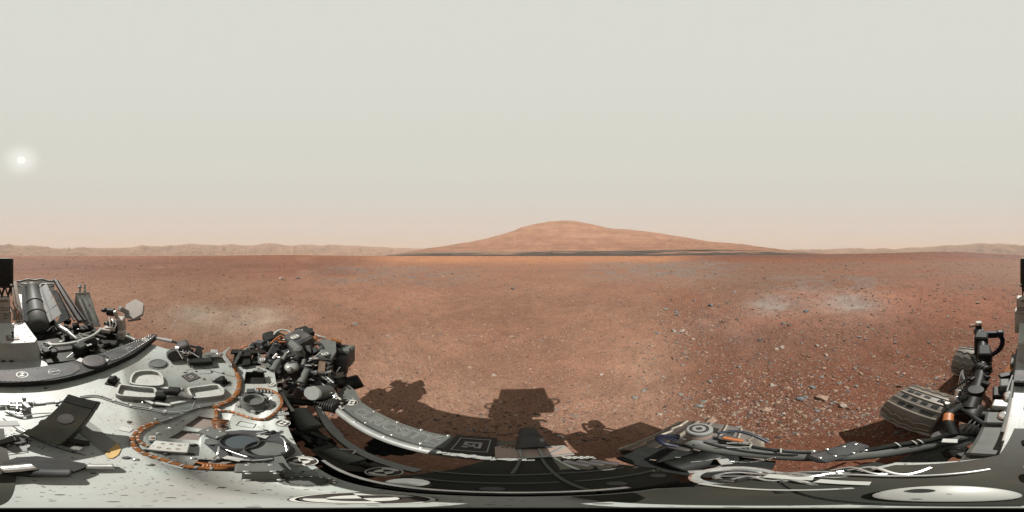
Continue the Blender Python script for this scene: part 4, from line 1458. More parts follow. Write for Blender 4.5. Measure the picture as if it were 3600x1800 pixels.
# ---- big twin inlet assembly
tw = empty('twin_inlet', A(880, 1570, DZ), rover)
pl_ = ccw(plan([(735, 1548), (775, 1520), (850, 1514), (930, 1516), (985, 1530), (1020, 1562), (1032, 1594), (1010, 1612), (960, 1618), (900, 1628), (840, 1622), (775, 1612), (748, 1585), (722, 1562)]))
MB().prism(pl_, DZ + .001, DZ + .010).build('base_plate', SLATE, tw)
MB().prism(ccw(round_poly(plan([(762, 1528), (860, 1524), (905, 1545), (900, 1582), (850, 1585), (800, 1580), (745, 1560)], DZ + .03), 4, .2)), DZ + .012, DZ + .018).build('lid_plate', GLASS, tw)
for q in ((843, 1553), (938, 1578)):
    c = A(*q, DZ + .03)
    MB().lathe(c + Vector((0, 0, -0.018)), (0, 0, 1), [(0, 0.062), (0.012, 0.056), (0.026, 0.052), (0.03, 0.049), (0.026, 0.045), (0.012, 0.043)], 36, True, False).build('inlet_ring', SLATE, tw)
MB().lathe(A(938, 1578, DZ + .022), (0, 0, 1), [(0, 0.043), (0.004, 0.043), (0.006, 0.0)], 30).build('inlet_lid', GREY, tw)
MB().lathe(A(843, 1553, DZ + .024), (0, 0, 1), [(0, 0.043), (0.003, 0.043), (0.004, 0.0)], 30).build('inlet_lid', GLASS, tw)
am = MB(); am.prism(ccw(plan([(960, 1596), (985, 1590), (1000, 1612), (1015, 1640), (1038, 1662), (990, 1668), (972, 1640)], DZ + .03)), DZ + .02, DZ + .035)
am.prism(ccw(plan([(722, 1543), (742, 1539), (775, 1548), (770, 1560), (735, 1562), (718, 1556)], DZ + .03)), DZ + .012, DZ + .026)
am.build('lever', GREY, tw)
for q, s_ in (((748, 1524), (0.075, 0.05, 0.028)), ((912, 1646), (0.05, 0.072, 0.03)), ((925, 1676), (0.045, 0.05, 0.03))):
    ob = MB().box(A(*q, DZ + .03), s_, 62 if q[0] < 800 else 4).build('motor_block', GREY if q[0] != 925 else OLIVE, tw)
    M = Vector(A(*q, DZ + .045))
    bb = MB(); bb.bolts([M + Vector((dx, dy, -0.001)) for dx in (-.018, .018) for dy in (-.018, .018)], .005, .003)
    bb.build('screw_head', LGREY, ob)
rd = MB()
for a, b_ in (((795, 1580), (870, 1606)), ((900, 1525), (940, 1517)), ((790, 1612), (880, 1618)), ((880, 1620), (960, 1612))):
    rd.cyl(A(*a, DZ + .03), A(*b_, DZ + .035), 0.0035)
rd.tube([A(770, 1570, DZ + .03), A(765, 1595, DZ + .04), A(750, 1612, DZ + .02)], .003)
rd.tube([A(985, 1535, DZ + .03), A(1000, 1550, DZ + .04), A(1010, 1590, DZ + .03)], .0025)
rd.build('push_rod', SILVER, tw)
wp = MB()
wp.bar(A(905, 1530, DZ + .014), A(940, 1538, DZ + .014), 0.02, 0.004)
wp.bar(A(790, 1606, DZ + .03), A(850, 1618, DZ + .03), 0.018, 0.004)
wp.build('white_tab', WHITE, tw)
kb = MB()
for x, y in ((780, 1500), (935, 1518), (960, 1520), (775, 1618), (760, 1622), (1000, 1600)):
    kb.lathe(A(x, y, DZ + .01), (0, 0, 1), [(0, .010), (.01, .009), (.012, .005), (.02, .005), (.022, .001)], 12)
kb.build('knob', DARK, tw)

# ---- small white vented box
c = A(597, 1577, DZ)
vb = MB(); xd = (A(640, 1582, DZ) - A(560, 1576, DZ)).normalized(); ang = math.degrees(math.atan2(xd.y, xd.x))
vb.box(c + Vector((0, 0, .016)), (0.088, 0.06, 0.03), ang, 0.08)
vbo = vb.build('vented_box', WHITE, rover)
hl = MB(); M = frame_at(c + Vector((0, 0, 0.031)), xd)
for dx, dy in ((-.02, .014), (0, .016), (.02, .012), (-.022, -.012), (.0, -.014), (.02, -.012)):
    hl.ring(M @ Vector((dx, dy, 0)), (0, 0, 1), 0.0022, 0.005, 0.001, 14)
hl.build('vent_pattern', BRONZE, vbo)
ft = MB()
for dx, dy in ((-.05, .03), (-.05, -.03), (.05, -.03), (.052, .03), (0.0, -.036)):
    ft.lathe(M @ Vector((dx, dy, -0.03)), (0, 0, 1), [(0, .010), (.004, .009), (.008, .005), (.012, .004), (.013, .001)], 12)
ft.build('mounting_foot', SLATE, vbo)
cn = MB(); cn.bar(A(535, 1570, DZ + .014), A(556, 1572, DZ + .016), .034, .02); cn.build('cable_connector', LGREY, vbo)
cq = A(535, 1540, DZ)
MB().prism(ccw(round_poly(plan([(522, 1532), (548, 1532), (548, 1548), (522, 1549)]), 3, .25)), DZ + .001, DZ + .004).build('access_pad', LGREY, rover)
MB().box(A(536, 1539, DZ + .007), (.01, .008, .006), 20).build('brass_fitting', COPPER, rover)

# ---- amber cable bundles, with ties
loopA = [(560, 1486), (535, 1489), (505, 1500), (482, 1517), (468, 1537), (466, 1556), (478, 1576), (502, 1592), (530, 1603), (560, 1612), (600, 1625), (640, 1636), (690, 1643), (742, 1647), (800, 1645)]
loopB = [(540, 1493), (508, 1508), (492, 1522), (484, 1536), (487, 1548), (500, 1560), (518, 1568), (536, 1570)]
loopC = [(790, 1250), (806, 1268), (824, 1292), (835, 1318), (842, 1345), (838, 1374), (820, 1400), (790, 1418), (765, 1428), (757, 1437), (775, 1444), (804, 1446), (835, 1454), (881, 1470), (928, 1474), (968, 1451), (990, 1420), (983, 1392), (955, 1374), (925, 1368), (900, 1368)]
loopD = [(772, 1424), (760, 1444), (762, 1466), (752, 1478)]
greyC = [(566, 1485), (600, 1472), (640, 1456), (700, 1434), (770, 1422)]


def bundle(name, pts, r, n, material, tie=True, zoff=0.01):
    base = [A(x, y, DZ + zoff) for x, y in pts]
    mb = MB(); rr = random.Random(len(pts) * 7)
    for k in range(n):
        a = 2 * math.pi * k / n
        q = []
        for i, p in enumerate(base):
            t = (base[min(i + 1, len(base) - 1)] - base[max(i - 1, 0)]).normalized()
            s_ = Vector((-t.y, t.x, 0)); tw_ = a + i * 0.7
            q.append(p + s_ * r * 0.62 * math.cos(tw_) + Vector((0, 0, r * 0.62 * math.sin(tw_) + r * 0.3)))
        mb.tube(q, r * 0.48, 6, 6)
    o = mb.build(name, material, rover)
    if tie:
        tm = MB()
        for i in range(1, len(base) - 1):
            t = (base[i + 1] - base[i - 1]).normalized()
            tm.ring(base[i] + Vector((0, 0, r * .3)) - t * .002, t, r * 1.0, r * 1.28, .005, 12)
        tm.build('cable_tie', LGREY, o)
    return o


bundle('cable_bundle', loopA, 0.0070, 5, COPPER)
bundle('cable_bundle', loopB, 0.0058, 4, COPPER)
bundle('cable_bundle', loopC[:10], 0.0135, 6, COPPER)
bundle('cable_bundle', loopC[9:], 0.0070, 5, COPPER)
bundle('cable_bundle', loopD, 0.0085, 4, COPPER)
bundle('cable_bundle', greyC, 0.008, 4, GREY)
cb = MB()
for k in range(6):
    t = k / 5
    cb.tube([A(742 + 2 * k, 1478 + 6 * t * 5, DZ + .004 + .006), A(765, 1474 + 6 * t * 4.5, DZ + .025), A(798 - 2 * k, 1478 + 6 * t * 4.5, DZ + .012)], .0035, 6)
    cb.tube([A(690 + 12 * k, 1624 + 2 * k, DZ), A(720 + 12 * k, 1634, DZ + .016), A(700 + 14 * k, 1650, DZ + .005)], .004, 6)
for k in range(14):
    cb.ring(A(785 + 6 * k, 1638, DZ + .012), (A(880, 1638, DZ) - A(780, 1638, DZ)), .007, .0105, .0022, 10)
cb.build('coiled_cable', COPPER, rover)
cx_ = MB(); 
for k in range(5):
    cx_.bar(A(905 + 12 * k, 1369 + k, DZ + .01), A(907 + 12 * k, 1378 + k, DZ + .01), .008, .012)
cx_.build('cable_comb', LGREY, rover)

# silver post on a round foot, bracket on the deck
c = A(907, 1318 - 12, DZ)
MB().lathe(c, (0, 0, 1), [(0, .035), (.003, .034), (.003, .012), (.03, .008), (.034, .014), (.05, .014), (.052, .0)], 22).build('silver_post', SILVER, rover)
bk = MB(); bk.box(A(993, 1455, DZ + .005), (.02, .05, .008), -5); bk.bolts([A(985, 1450, DZ + .008), A(996, 1448, DZ + .008), A(1000, 1470, DZ + .008)], .007, .006)
bk.build('cable_clip', LGREY, rover)
MB().box(A(983, 1367, DZ + .002), (.025, .02, .004), 5).build('access_pad', GREY, rover)
MB().prism(ccw(plan([(560, 1626), (580, 1618), (660, 1638), (640, 1648)])), DZ + .0008, DZ + .003).build('access_pad', LGREY, rover)
MB().prism(ccw(plan([(672, 1500), (720, 1515), (700, 1528), (650, 1510)])), DZ - .02, DZ - .016).build('access_pad', LGREY, rover)

# ---- raised white box behind the mast with its calibration dial
rbx = MB()
p_ = [(0.045, -1.19), (-0.29, -1.17), (-0.32, -1.22), (-0.27, -1.66), (0.045, -1.68)]
pt = [(0.045, -1.2), (-0.255, -1.19), (-0.285, -1.24), (-0.25, -1.62), (0.045, -1.64)]
n_ = len(p_)
rbx.add([(x, y, DZ) for x, y in p_] + [(x, y, DZ + .16) for x, y in p_[:0]] + [(x, y, DZ + .19) for x, y in pt], [tuple(range(n_)), tuple(range(n_, 2 * n_))[::-1]] + [(i, n_ + i, n_ + (i + 1) % n_, (i + 1) % n_) for i in range(n_)])
rb_o = rbx.build('electronics_box', WHITE, rover)
bb = MB(); bb.bolts([Vector((x * .93 + .0, y * .995, DZ + .19)) for x, y in [(-.0, -1.23), (-.1, -1.22), (-.2, -1.215), (-.265, -1.3), (-.255, -1.4), (-.245, -1.5), (-.24, -1.6), (-.12, -1.61), (-.02, -1.62)]], .006, .004)
for q in ((12, 1269), (40, 1269)):
    bb.box(A(*q, DZ + .01), (.03, .012, .02), 0)
bb.build('screw_head', SLATE, rb_o)
dial = empty('calibration_dial', (-0.1, -1.28, DZ + .19), rover)
MB().box((-0.1, -1.285, DZ + .194), (.1, .085, .008), 3).build('dial_plate', BRONZE, dial)
MB().lathe((-0.1, -1.285, DZ + .198), (0, 0, 1), [(0, .038), (.003, .037), (.004, .03), (.002, .026), (.002, 0)], 28).build('dial_ring', LGREY, dial)
MB().lathe((-0.1, -1.285, DZ + .2), (0, 0, 1), [(0, .009), (.008, .006), (.035, .004)], 14).ball((-0.1, -1.285, DZ + .245), .011).build('dial_post', BLUE, dial)

# ---- electronics tower and helix antenna behind it
tw2 = MB(); tw2.box((-0.01, -1.83, 1.24), (0.22, 0.16, 0.28), 0, .05); tw2.box((-0.015, -1.80, 1.45), (0.19, 0.14, 0.18), 0, .08)
two = tw2.build('antenna_pedestal', CREAM, rover)
ho = MB()
for j in range(2):
    for i in range(7):
        ho.lathe((-0.10 + i * .026, -1.729, 1.43 - j * .028 + 0), (0, 1, 0), [(0, .010), (.003, .009), (.003, 0)], 14)
ho.box((-0.03, -1.726, 1.51), (.11, .004, .02), 0)
ho.build('vent_pattern', BRONZE, two)
marker(two, Vector((-0.06, -1.748, 1.315)), 0.03, 0, (0, 1, 0))
lt = MB()
for k in range(6):
    a = k * math.pi / 3
    p0 = Vector((-0.055 + .07 * math.cos(a), -1.85 + .07 * math.sin(a), 1.54)); 
    for s_ in (-.5, .5):
        lt.cyl(p0, Vector((-0.055 + .085 * math.cos(a + s_), -1.85 + .085 * math.sin(a + s_), 1.655)), .007)
lt.lathe((-0.055, -1.85, 1.65), (0, 0, 1), [(0, .1), (.012, .105), (.02, .1)], 28)
lt.build('lattice_stand', DARK, rover)
ha = MB(); ha.lathe((-0.055, -1.85, 1.67), (0, 0, 1), [(0, .092), (.01, .098), (.285, .098), (.30, .092), (.302, .0)], 40)
hao = ha.build('helix_antenna', BLACK, rover)
MB().lathe((-0.055, -1.85, 1.972), (0, 0, 1), [(0, .09), (.004, .088), (.005, 0)], 36).build('white_cap', WHITE, hao)
hf = MB()
for k in range(4):
    hf.box((-0.055 + .1 * math.cos(k * 1.57 + .6), -1.85 + .1 * math.sin(k * 1.57 + .6), 1.685), (.04, .03, .02), math.degrees(k * 1.57 + .6))
hf.build('foot_clamp', CHROME, hao)

# ---- power source and its heat exchangers at the stern
pw = empty('power_source', (-0.5, -2.1, 1.1), rover)
q0 = D(135, 1150, 1.72); q1 = D(112, 1014, 2.5)
axp = q1 - q0; L = axp.length
MB().lathe(q0, axp, [(0, .10), (.02, .115), (.18, .115), (.19, .125), (.21, .125), (.22, .115), (.4, .115), (.41, .125), (.43, .125), (.44, .115), (L - .05, .115), (L - .03, .125), (L, .12), (L, .10), (L - .03, .0)], 30).build('generator_body', GREY, pw)
fin = MB()
ax1 = axp.normalized(); u1 = Vector((1, 0, 0)); u1 = (u1 - ax1 * u1.dot(ax1)).normalized(); u2 = ax1.cross(u1)
for k in range(8):
    a = k * math.pi / 4 + .4
    d_ = u1 * math.cos(a) + u2 * math.sin(a)
    if d_.z > 0.75: continue
    fin.bar(q0 + ax1 * .05 + d_ * .14, q1 - ax1 * .05 + d_ * .14, .004, .06, up=d_)
fin.build('cooling_fin', SLATE, pw)
rod = MB(); rod.tube([D(105, 1005, 2.55), D(120, 1050, 2.2), D(140, 1110, 1.85)], .006)
rod.tube([D(75, 997, 2.6), D(96, 1000, 2.55), D(97, 1018, 2.5), D(100, 1035, 2.3), D(115, 1040, 2.3)], .014)
rod.tube([D(140, 1012, 2.5), D(145, 1000, 2.6), D(165, 998, 2.6), D(190, 998, 2.6)], .013)
rod.tube([D(105, 1113, 1.8), D(120, 1116, 1.8), D(130, 1105, 1.85), D(128, 1095, 1.9), D(108, 1104, 1.9)], .01)
rod.build('coolant_pipe', LGREY, pw)
MB().slab([D(135, 1024, 2.35), D(163, 995, 2.62), D(216, 1103, 1.95), D(174, 1133, 1.72)][::-1], .012).build('radiator_panel', MIDG, pw)
MB().slab([D(182, 1026, 2.5), D(200, 1022, 2.55), D(249, 1118, 2.0), D(196, 1145, 1.75), D(216, 1103, 1.97)][::-1], .012).build('radiator_panel', SLATE, pw)
MB().slab([D(64, 1035, 2.55), D(90, 1042, 2.45), D(110, 1136, 1.75), D(84, 1134, 1.85)], .012).build('radiator_panel', WHITE, pw)
sl = MB()
for t in (.25, .5, .75):
    a = D(135, 1024, 2.35).lerp(D(174, 1133, 1.72), t); b_ = D(163, 995, 2.62).lerp(D(216, 1103, 1.95), t)
    sl.bar(a + Vector((0, 0, .004)), b_ + Vector((0, 0, .004)), .005, .003)
    a = D(64, 1035, 2.55).lerp(D(84, 1134, 1.85), t); b_ = D(90, 1042, 2.45).lerp(D(110, 1136, 1.75), t)
    sl.bar(a + Vector((0, 0.004, .004)), b_ + Vector((0, 0.004, .004)), .005, .003)
sl.build('panel_seam', DARK, pw)
bm2 = MB()
bm2.bar(D(50, 990, 2.3), D(79, 1133, 1.75), .05, .03); bm2.bar(D(42, 1000, 2.25), D(62, 1133, 1.75), .02, .03)
bm2.build('support_beam', BRONZE, pw)
bm3 = MB(); bm3.bar(D(192, 984, 2.75), D(283, 1132, 1.75), .045, .05); bm3.bar(D(205, 986, 2.75), D(300, 1128, 1.8), .02, .03)
bm3.bar(D(205, 1030, 2.5), D(262, 1128, 1.8), .015, .02)
bm3.build('support_beam', SLATE, pw)
# wavy white rear shield
shv = []; N1, N2 = 18, 5
for i in range(N1):
    for j in range(N2):
        t = i / (N1 - 1); px = 60 + 132 * t
        top = 985 - 5 * math.sin(math.pi * t) + 2 * math.sin(t * 17)
        py = top + (1040 - top) * j / (N2 - 1)
        shv.append(D(px, py, 2.78 + .02 * math.sin(t * 23 + j)))
sf = [(i * N2 + j, i * N2 + j + 1, (i + 1) * N2 + j + 1, (i + 1) * N2 + j) for i in range(N1 - 1) for j in range(N2 - 1)]
m_ = MB(); m_.add(shv, sf, True); m_.add([v + Vector((0, -.004, 0)) for v in shv], [f[::-1] for f in sf], True)
m_.build('rear_shield', CLOTH, pw)
em = MB(); em.tube([D(60 + 132 * t / 10, 988.5 - 5 * math.sin(math.pi * t / 10) + 2 * math.sin(t / 10 * 17), 2.76) for t in range(11)], .014, 8)
em.tube([D(64, 1006, 2.7), D(85, 1012, 2.65), D(100, 1020, 2.6)], .011); em.tube([D(130, 1018, 2.6), D(160, 1010, 2.65), D(190, 1006, 2.7)], .011)
em.build('shield_frame', GREY, pw)
# base structure under the power source
bs = MB(); bs.box((-0.52, -1.62, 1.02), (1.1, 0.3, 0.14), 0); bs.box((-0.5, -2.1, 0.95), (0.5, 0.8, 0.3), 0)
bs.build('mounting_frame', DARK, pw)
# amber wiring beside the tower
wr = MB(); wr2 = MB(); rr = random.Random(5)
for k in range(9):
    a = D(38 + k * 2, 1060 + rr.uniform(0, 30), 1.75); b_ = D(48 + k * 3.5, 1100 + rr.uniform(-8, 12), 1.7); c_ = D(45 + k * 4.2, 1126, 1.66)
    (wr if k % 2 else wr2).tube([a, b_, c_], .007, 6)
wr.build('cable_bundle', COPPER, rover); wr2.build('cable_bundle', LGREY, rover)

# ---- tapered white sensor box with two posts
tp = MB()
lo = [D(326, 1147, 1.93), D(356, 1140, 1.97)]; 
pts_b = [Vector((-1.16, -1.62, 1.08)), Vector((-1.02, -1.66, 1.08)), Vector((-1.02, -2.12, 1.08)), Vector((-1.20, -2.12, 1.08))]
pts_t = [Vector((-1.15, -1.66, 1.14)), Vector((-1.03, -1.70, 1.14)), Vector((-1.04, -2.08, 1.45)), Vector((-1.24, -2.04, 1.45))]
tp.add(pts_b + pts_t, [(0, 1, 2, 3), (7, 6, 5, 4), (0, 4, 5, 1), (1, 5, 6, 2), (2, 6, 7, 3), (3, 7, 4, 0)])
tpo = tp.build('sensor_box', WHITE, rover)
d0 = (pts_t[0] + pts_t[1]) / 2; d1 = (pts_t[2] + pts_t[3]) / 2; nrm_ = (pts_t[3] - pts_t[0]).cross(pts_t[1] - pts_t[0]).normalized()
if nrm_.z < 0: nrm_ = -nrm_
st = MB(); st.bar(d0.lerp(d1, .05) + nrm_ * .006 + Vector((.02, 0, 0)), d0.lerp(d1, .8) + nrm_ * .006 + Vector((.02, 0, 0)), .03, .01, up=nrm_)
st.bar(pts_t[3] + Vector((0, 0, .008)), pts_t[2] + Vector((0, 0, .008)), .02, .016); st.bar(pts_t[3], pts_t[0], .012, .012)
st.build('rail', MIDG, tpo)
marker(tpo, d0.lerp(d1, .55) + nrm_ * .002 - Vector((.03, 0, 0)), .022, 0, nrm_)
ps = MB()
ps.lathe(d1 + Vector((.05, 0.02, 0)), (0, 0, 1), [(0, .018), (.02, .014), (.09, .014), (.095, .03), (.115, .034), (.13, .015), (.145, .01), (.147, 0)], 18)
ps.lathe(d1 + Vector((-.03, 0.02, 0)), (0, 0, 1), [(0, .03), (.03, .02), (.05, .022), (.06, .012), (.1, .016), (.14, .01), (.15, .0)], 14)
ps.build('sensor_post', WHITE, tpo)
bs = MB(); rr = random.Random(9)
for k in range(12):
    p = pts_t[1].lerp(pts_t[2], k / 11); bs.bolts([p + Vector((-.006, 0, .0))], .006, .004, nrm_)
    p = pts_t[0].lerp(pts_t[3], k / 11); bs.bolts([p + Vector((.012, 0, .0))], .005, .004, nrm_)
bs.build('bolt', DARK, tpo)

# ---- hexagonal dish antenna on its gimbal
hx = empty('hexagonal_antenna', (-1.2, -1.15, DZ), rover)
hc_ = D(470, 1086, 1.88)
view = (Vector((0, 0, 2)) - hc_).normalized()
hn = (view + Vector((0.10, 0.55, -0.45))).normalized()
hn = Vector((0.25, 0.86, 0.10)).normalized()
hn = (view * 0.8 + Vector((0.10, -0.35, 0.35))).normalized()
M = frame_at(hc_, Vector((0, 0, 1)), hn)
hexp = [(0.135 * math.cos(k * math.pi / 3 + .2), 0.125 * math.sin(k * math.pi / 3 + .2)) for k in range(6)]
MB().prism(round_poly(hexp, 3, .08), -.055, -.01, M).build('dish_face', WHITE, hx)
MB().prism(round_poly([(x * 1.03, y * 1.03) for x, y in hexp], 3, .08), -.009, .0, M).build('dish_back', CREAM, hx)
gm = MB()
g0 = D(448, 1098, 1.83); g1 = D(420, 1085, 1.75); g2 = D(408, 1120, 1.7); g3 = D(425, 1160, 1.62); g4 = Vector((-1.08, -1.22, DZ))
gm.cyl(D(444, 1118, 1.8), D(448, 1098, 1.83), .028)
gm.bar(g0, g1, .05, .05); gm.bar(D(450, 1128, 1.85), D(496, 1122, 1.9), .015, .02); gm.bar(D(496, 1122, 1.9), D(470, 1108, 1.88), .012, .015)
gm.build('yoke', LGREY, hx)
gk = MB(); gk.cyl(D(378, 1096, 1.75), D(403, 1098, 1.72), .045); gk.ball(D(368, 1090, 1.76), .035, (1.3, 1, .7)); gk.cyl(D(396, 1130, 1.7), D(400, 1165, 1.65), .06, .05); gk.box(D(405, 1150, 1.66), (.1, .08, .12), 20)
gk.build('gimbal_motor', DARK, hx)
gw = MB(); gw.box(D(424, 1145, 1.66), (.10, .08, .20), (0, 8, 30)); gw.box(D(407, 1105, 1.66), (.04, .03, .09), (10, 20, 35)); gw.box(D(427, 1180, 1.6), (.085, .07, .13), 30); gw.box(D(433, 1150, 1.66), (.07, .05, .05), 30); gw.cyl(D(385, 1150, 1.62), D(385, 1165, 1.6), .06)
gw.box(D(378, 1158, 1.6), (.11, .09, .04), 30)
gw.build('gimbal_bracket', CREAM, hx)
marker(hx, D(425, 1183, 1.545), .018, 0, Vector((.8, .55, .3)))
gr_ = MB()
gr_.tube([D(392, 1120, 1.66), D(398, 1130, 1.6), D(395, 1150, 1.6), D(388, 1168, 1.6)], .008); gr_.tube([D(384, 1115, 1.66), D(386, 1140, 1.6), D(388, 1165, 1.6)], .008)
gr_.tube([D(402, 1125, 1.64), D(408, 1140, 1.6), D(400, 1160, 1.58)], .007)
gr_.build('cable_loop', CHROME, hx)
hx['wo'] = hx['wo']

# ---- gimbal drive and plumbing on the rear left of the deck
pl = MB()
pl.tube([A(172, 1205, 1.17), A(176, 1212, 1.17), A(200, 1213, 1.17), A(262, 1205, 1.17), A(300, 1192, 1.17), A(316, 1186, 1.17), A(340, 1172, 1.17), A(356, 1156, 1.17)], .018, 8)
pl.build('white_rail', WHITE, rover)
dv = MB(); dv.cyl(A(209, 1150, 1.22), A(240, 1168, 1.22), .028); dv.cyl(A(240, 1168, 1.22), A(268, 1190, 1.2), .02, .012)
dv.cyl(A(205, 1152, 1.22), A(214, 1148, 1.22), .034); dv.cyl(A(278, 1203, 1.17), A(280, 1225, 1.12), .028); dv.tube([A(218, 1180, 1.2), A(223, 1195, 1.16), A(212, 1205, 1.14)], .016)
dv.build('drive_cylinder', SILVER, rover)
rr = random.Random(21)
dkm = MB(); lgm = MB(); tbm = MB()
for k in range(46):
    px = rr.uniform(135, 400); py = rr.uniform(1128, 1250) if px < 330 else rr.uniform(1150, 1225)
    z = DZ + rr.uniform(.0, .07); p = A(px, py, z)
    if abs(p.x) > 1.15: continue
    s_ = [rr.uniform(.03, .10), rr.uniform(.03, .08), rr.uniform(.03, .09)]
    t = rr.random()
    if t < .55: dkm.box(p, s_, rr.uniform(0, 90))
    elif t < .75: lgm.box(p, [v * .5 for v in s_], rr.uniform(0, 90))
    else: dkm.cyl(p, p + Vector((rr.uniform(-.08, .08), rr.uniform(-.08, .08), rr.uniform(-.01, .05))), rr.uniform(.012, .03))
for k in range(16):
    px = rr.uniform(150, 370); py = rr.uniform(1150, 1240); p = A(px, py, DZ + .06)
    if abs(p.x) > 1.1: continue
    tbm.tube([p, p + Vector((rr.uniform(-.1, .1), rr.uniform(-.1, .1), rr.uniform(0, .05))), p + Vector((rr.uniform(-.16, .16), rr.uniform(-.1, .1), -.03))], rr.choice([.004, .007]), 6)
dkm.build('equipment_block', DARK, rover); lgm.build('bracket_block', LGREY, rover); tbm.build('cable_loop', SILVER, rover)
MB().prism(ccw([(-.33, -1.1), (-.33, -1.5), (-1.13, -1.5), (-1.13, -1.06), (-.7, -1.04)]), DZ + .001, DZ + .02).build('equipment_tray', OLIVE, rover)
lbl = MB(); lbl.cyl(D(315, 1204, 1.35), D(325, 1222, 1.3), .07, .05); lbl.box(D(290, 1222, 1.3), (.16, .1, .1), 25); lbl.box(D(395, 1215, 1.45), (.1, .09, .09), 35)
lbl.build('gear_housing', BLACK, rover)
m_ = MB()
for q in ((309, 1216), (318, 1213)):
    m_.cyl(D(*q, 1.25), D(q[0], q[1] - 3, 1.25), .012)
m_.build('gear_cap', SILVER, rover)

# ---- gear along the left edge of the deck
ls = empty('left_side_gear', (-1.15, -0.4, DZ), rover)
rr = random.Random(31)
a_ = MB(); a_.box(D(648, 1225, 1.27), (.11, .09, .12), (20, 0, 30)); a_.cyl(D(604, 1244, 1.25), D(612, 1252, 1.18), .045, .05)
a_.build('camera_housing', SLATE, ls)
b1 = MB()
b1.slab([D(655, 1232, 1.25), D(680, 1226, 1.25), D(685, 1262, 1.22), D(682, 1285, 1.2), D(668, 1270, 1.2)], .02)
b1.slab([D(690, 1220, 1.3), D(704, 1222, 1.3), D(716, 1265, 1.2), D(686, 1290, 1.15), D(683, 1240, 1.25)], .03)
b1.box(D(706, 1272, 1.13), (.06, .16, .04), 25); b1.cyl(D(715, 1258, 1.2), D(740, 1270, 1.15), .03)
b1.box(D(625, 1240, 1.28), (.08, .10, .08), 35)
b1.build('gear_bracket', DARK, ls)
b2 = MB()
for k in range(9):
    p = D(rr.uniform(612, 660), rr.uniform(1228, 1262), 1.2)
    b2.tube([p, p + Vector((rr.uniform(-.04, .04), rr.uniform(-.06, .06), .02)), p + Vector((rr.uniform(-.05, .05), rr.uniform(-.1, .1), -.03))], .005, 6)
b2.cyl(D(618, 1222, 1.24), D(632, 1226, 1.22), .02); b2.cyl(D(740, 1240, 1.25), D(765, 1242, 1.25), .035); b2.cyl(D(765, 1250, 1.2), D(775, 1245, 1.25), .02)
b2.build('silver_tubing', SILVER, ls)
b3 = MB(); b3.box(D(745, 1250, 1.22), (.08, .1, .03), 20); b3.lathe(D(727, 1252, 1.2), (0, 0, 1), [(0, .035), (.01, .034), (.012, .02), (.02, .02), (.021, 0)], 20)
b3.build('flange_plate', GREY, ls)
hs = MB()
for k in range(7):
    o_ = Vector((0, 0, .01 * k))
    hs.tube([D(792 + 3 * k, 1232 + k, 1.3) + o_, D(780 + 2 * k, 1245, 1.25), D(788 + 2 * k, 1262, 1.15), D(800 + 2 * k, 1278, 1.05), D(808 + k, 1292, 1.02)], .0045, 6)
hs.build('silver_hose', LGREY, ls)

# ---- front left dark bracket wall
fw = MB()
for (x0, x1, y0, y1, d_) in ((812, 850, 1236, 1300, 1.22), (848, 880, 1234, 1285, 1.2), (880, 910, 1236, 1280, 1.24)):
    fw.slab([D(x0, y1, d_ - .12), D(x1, y1 - 6, d_ - .1), D(x1 - 2, y0, d_ + .04), D(x0 + 14, y0, d_ + .03)], .035)
fw.bar(D(815, 1300, 1.1), D(850, 1236, 1.2), .03, .03); fw.box(D(862, 1260, 1.18), (.05, .09, .1), 10)
fw.bar(D(812, 1236, 1.25), D(935, 1236, 1.25), .06, .02)
fwo = fw.build('front_bracket', DARK, rover)
tr_ = MB()
t0, t1, t2, t3 = D(907, 1238, 1.2), D(958, 1290, 1.08), D(950, 1296, 1.06), D(906, 1275, 1.12)
tr_.slab([t0, t1, t2, t3][::-1], .012)
tro = tr_.build('triangular_bracket', GREY, rover)
nn_ = (t1 - t0).cross(t3 - t0).normalized()
if nn_.dot(Vector((0, 0, 2)) - t0) < 0: nn_ = -nn_
marker(tro, (t0 + t1 + t3) / 3 + nn_ * .008 - Vector((0, .0, -.01)), .022, 0, nn_)
hm = MB()
for u_, v_ in ((.1, .2), (.1, .55), (.5, .2), (.8, .25), (.65, .5)):
    hm.lathe(t0 + (t1 - t0) * u_ + (t3 - t0) * v_ + nn_ * .003, nn_, [(0, .006), (.002, .006), (.002, 0)], 12)
hm.build('hole_pattern', BLACK, tro)

# ---- robotic arm: turret
tu = empty('arm_turret', (-1.1, 0.35, 1.0), rover)
g_ = MB(); M = None
bc = D(1052, 1200, 1.28)
g_.box(bc, (.20, .17, .14), (12, 0, 18), .14)
dbx = g_.build('drill_housing', SLATE, tu)
from mathutils import Euler
mu_ = Euler((R(12), 0, R(18))).to_matrix() @ Vector((0, 0, 1))
marker(dbx, bc + mu_ * .0705 + Vector((.03, -.03, 0)), .036, 20, mu_)
g_ = MB(); c0 = D(1040, 1222, 1.13)
g_.box(D(1042, 1224, 1.15), (.16, .06, .10), (20, 0, 12), .3)
o_ = g_.build('oval_cover', GREY, tu)
marker(o_, D(1050, 1226, 1.112), .026, 0, Vector((.85, -.25, .55)))
g_ = MB(); bc = D(1150, 1228, 1.22)
pz = [D(1120, 1205, 1.3), D(1135, 1190, 1.38), D(1180, 1200, 1.32), D(1182, 1235, 1.16), D(1168, 1257, 1.08), D(1118, 1252, 1.1)]
g_.slab(pz[::-1], .03)
o_ = g_.build('spectrometer_lid', GREY, tu)
n6 = (pz[1] - pz[0]).cross(pz[3] - pz[0]).normalized()
if n6.z < 0: n6 = -n6
marker(o_, D(1142, 1246, 1.1) + n6 * .004, .028, 0, n6)
g_ = MB(); g_.box(D(1150, 1250, 1.24), (.13, .15, .16), 20); g_.build('spectrometer_body', DARK, tu)
g_ = MB()
pa = D(1196, 1252, 1.27)
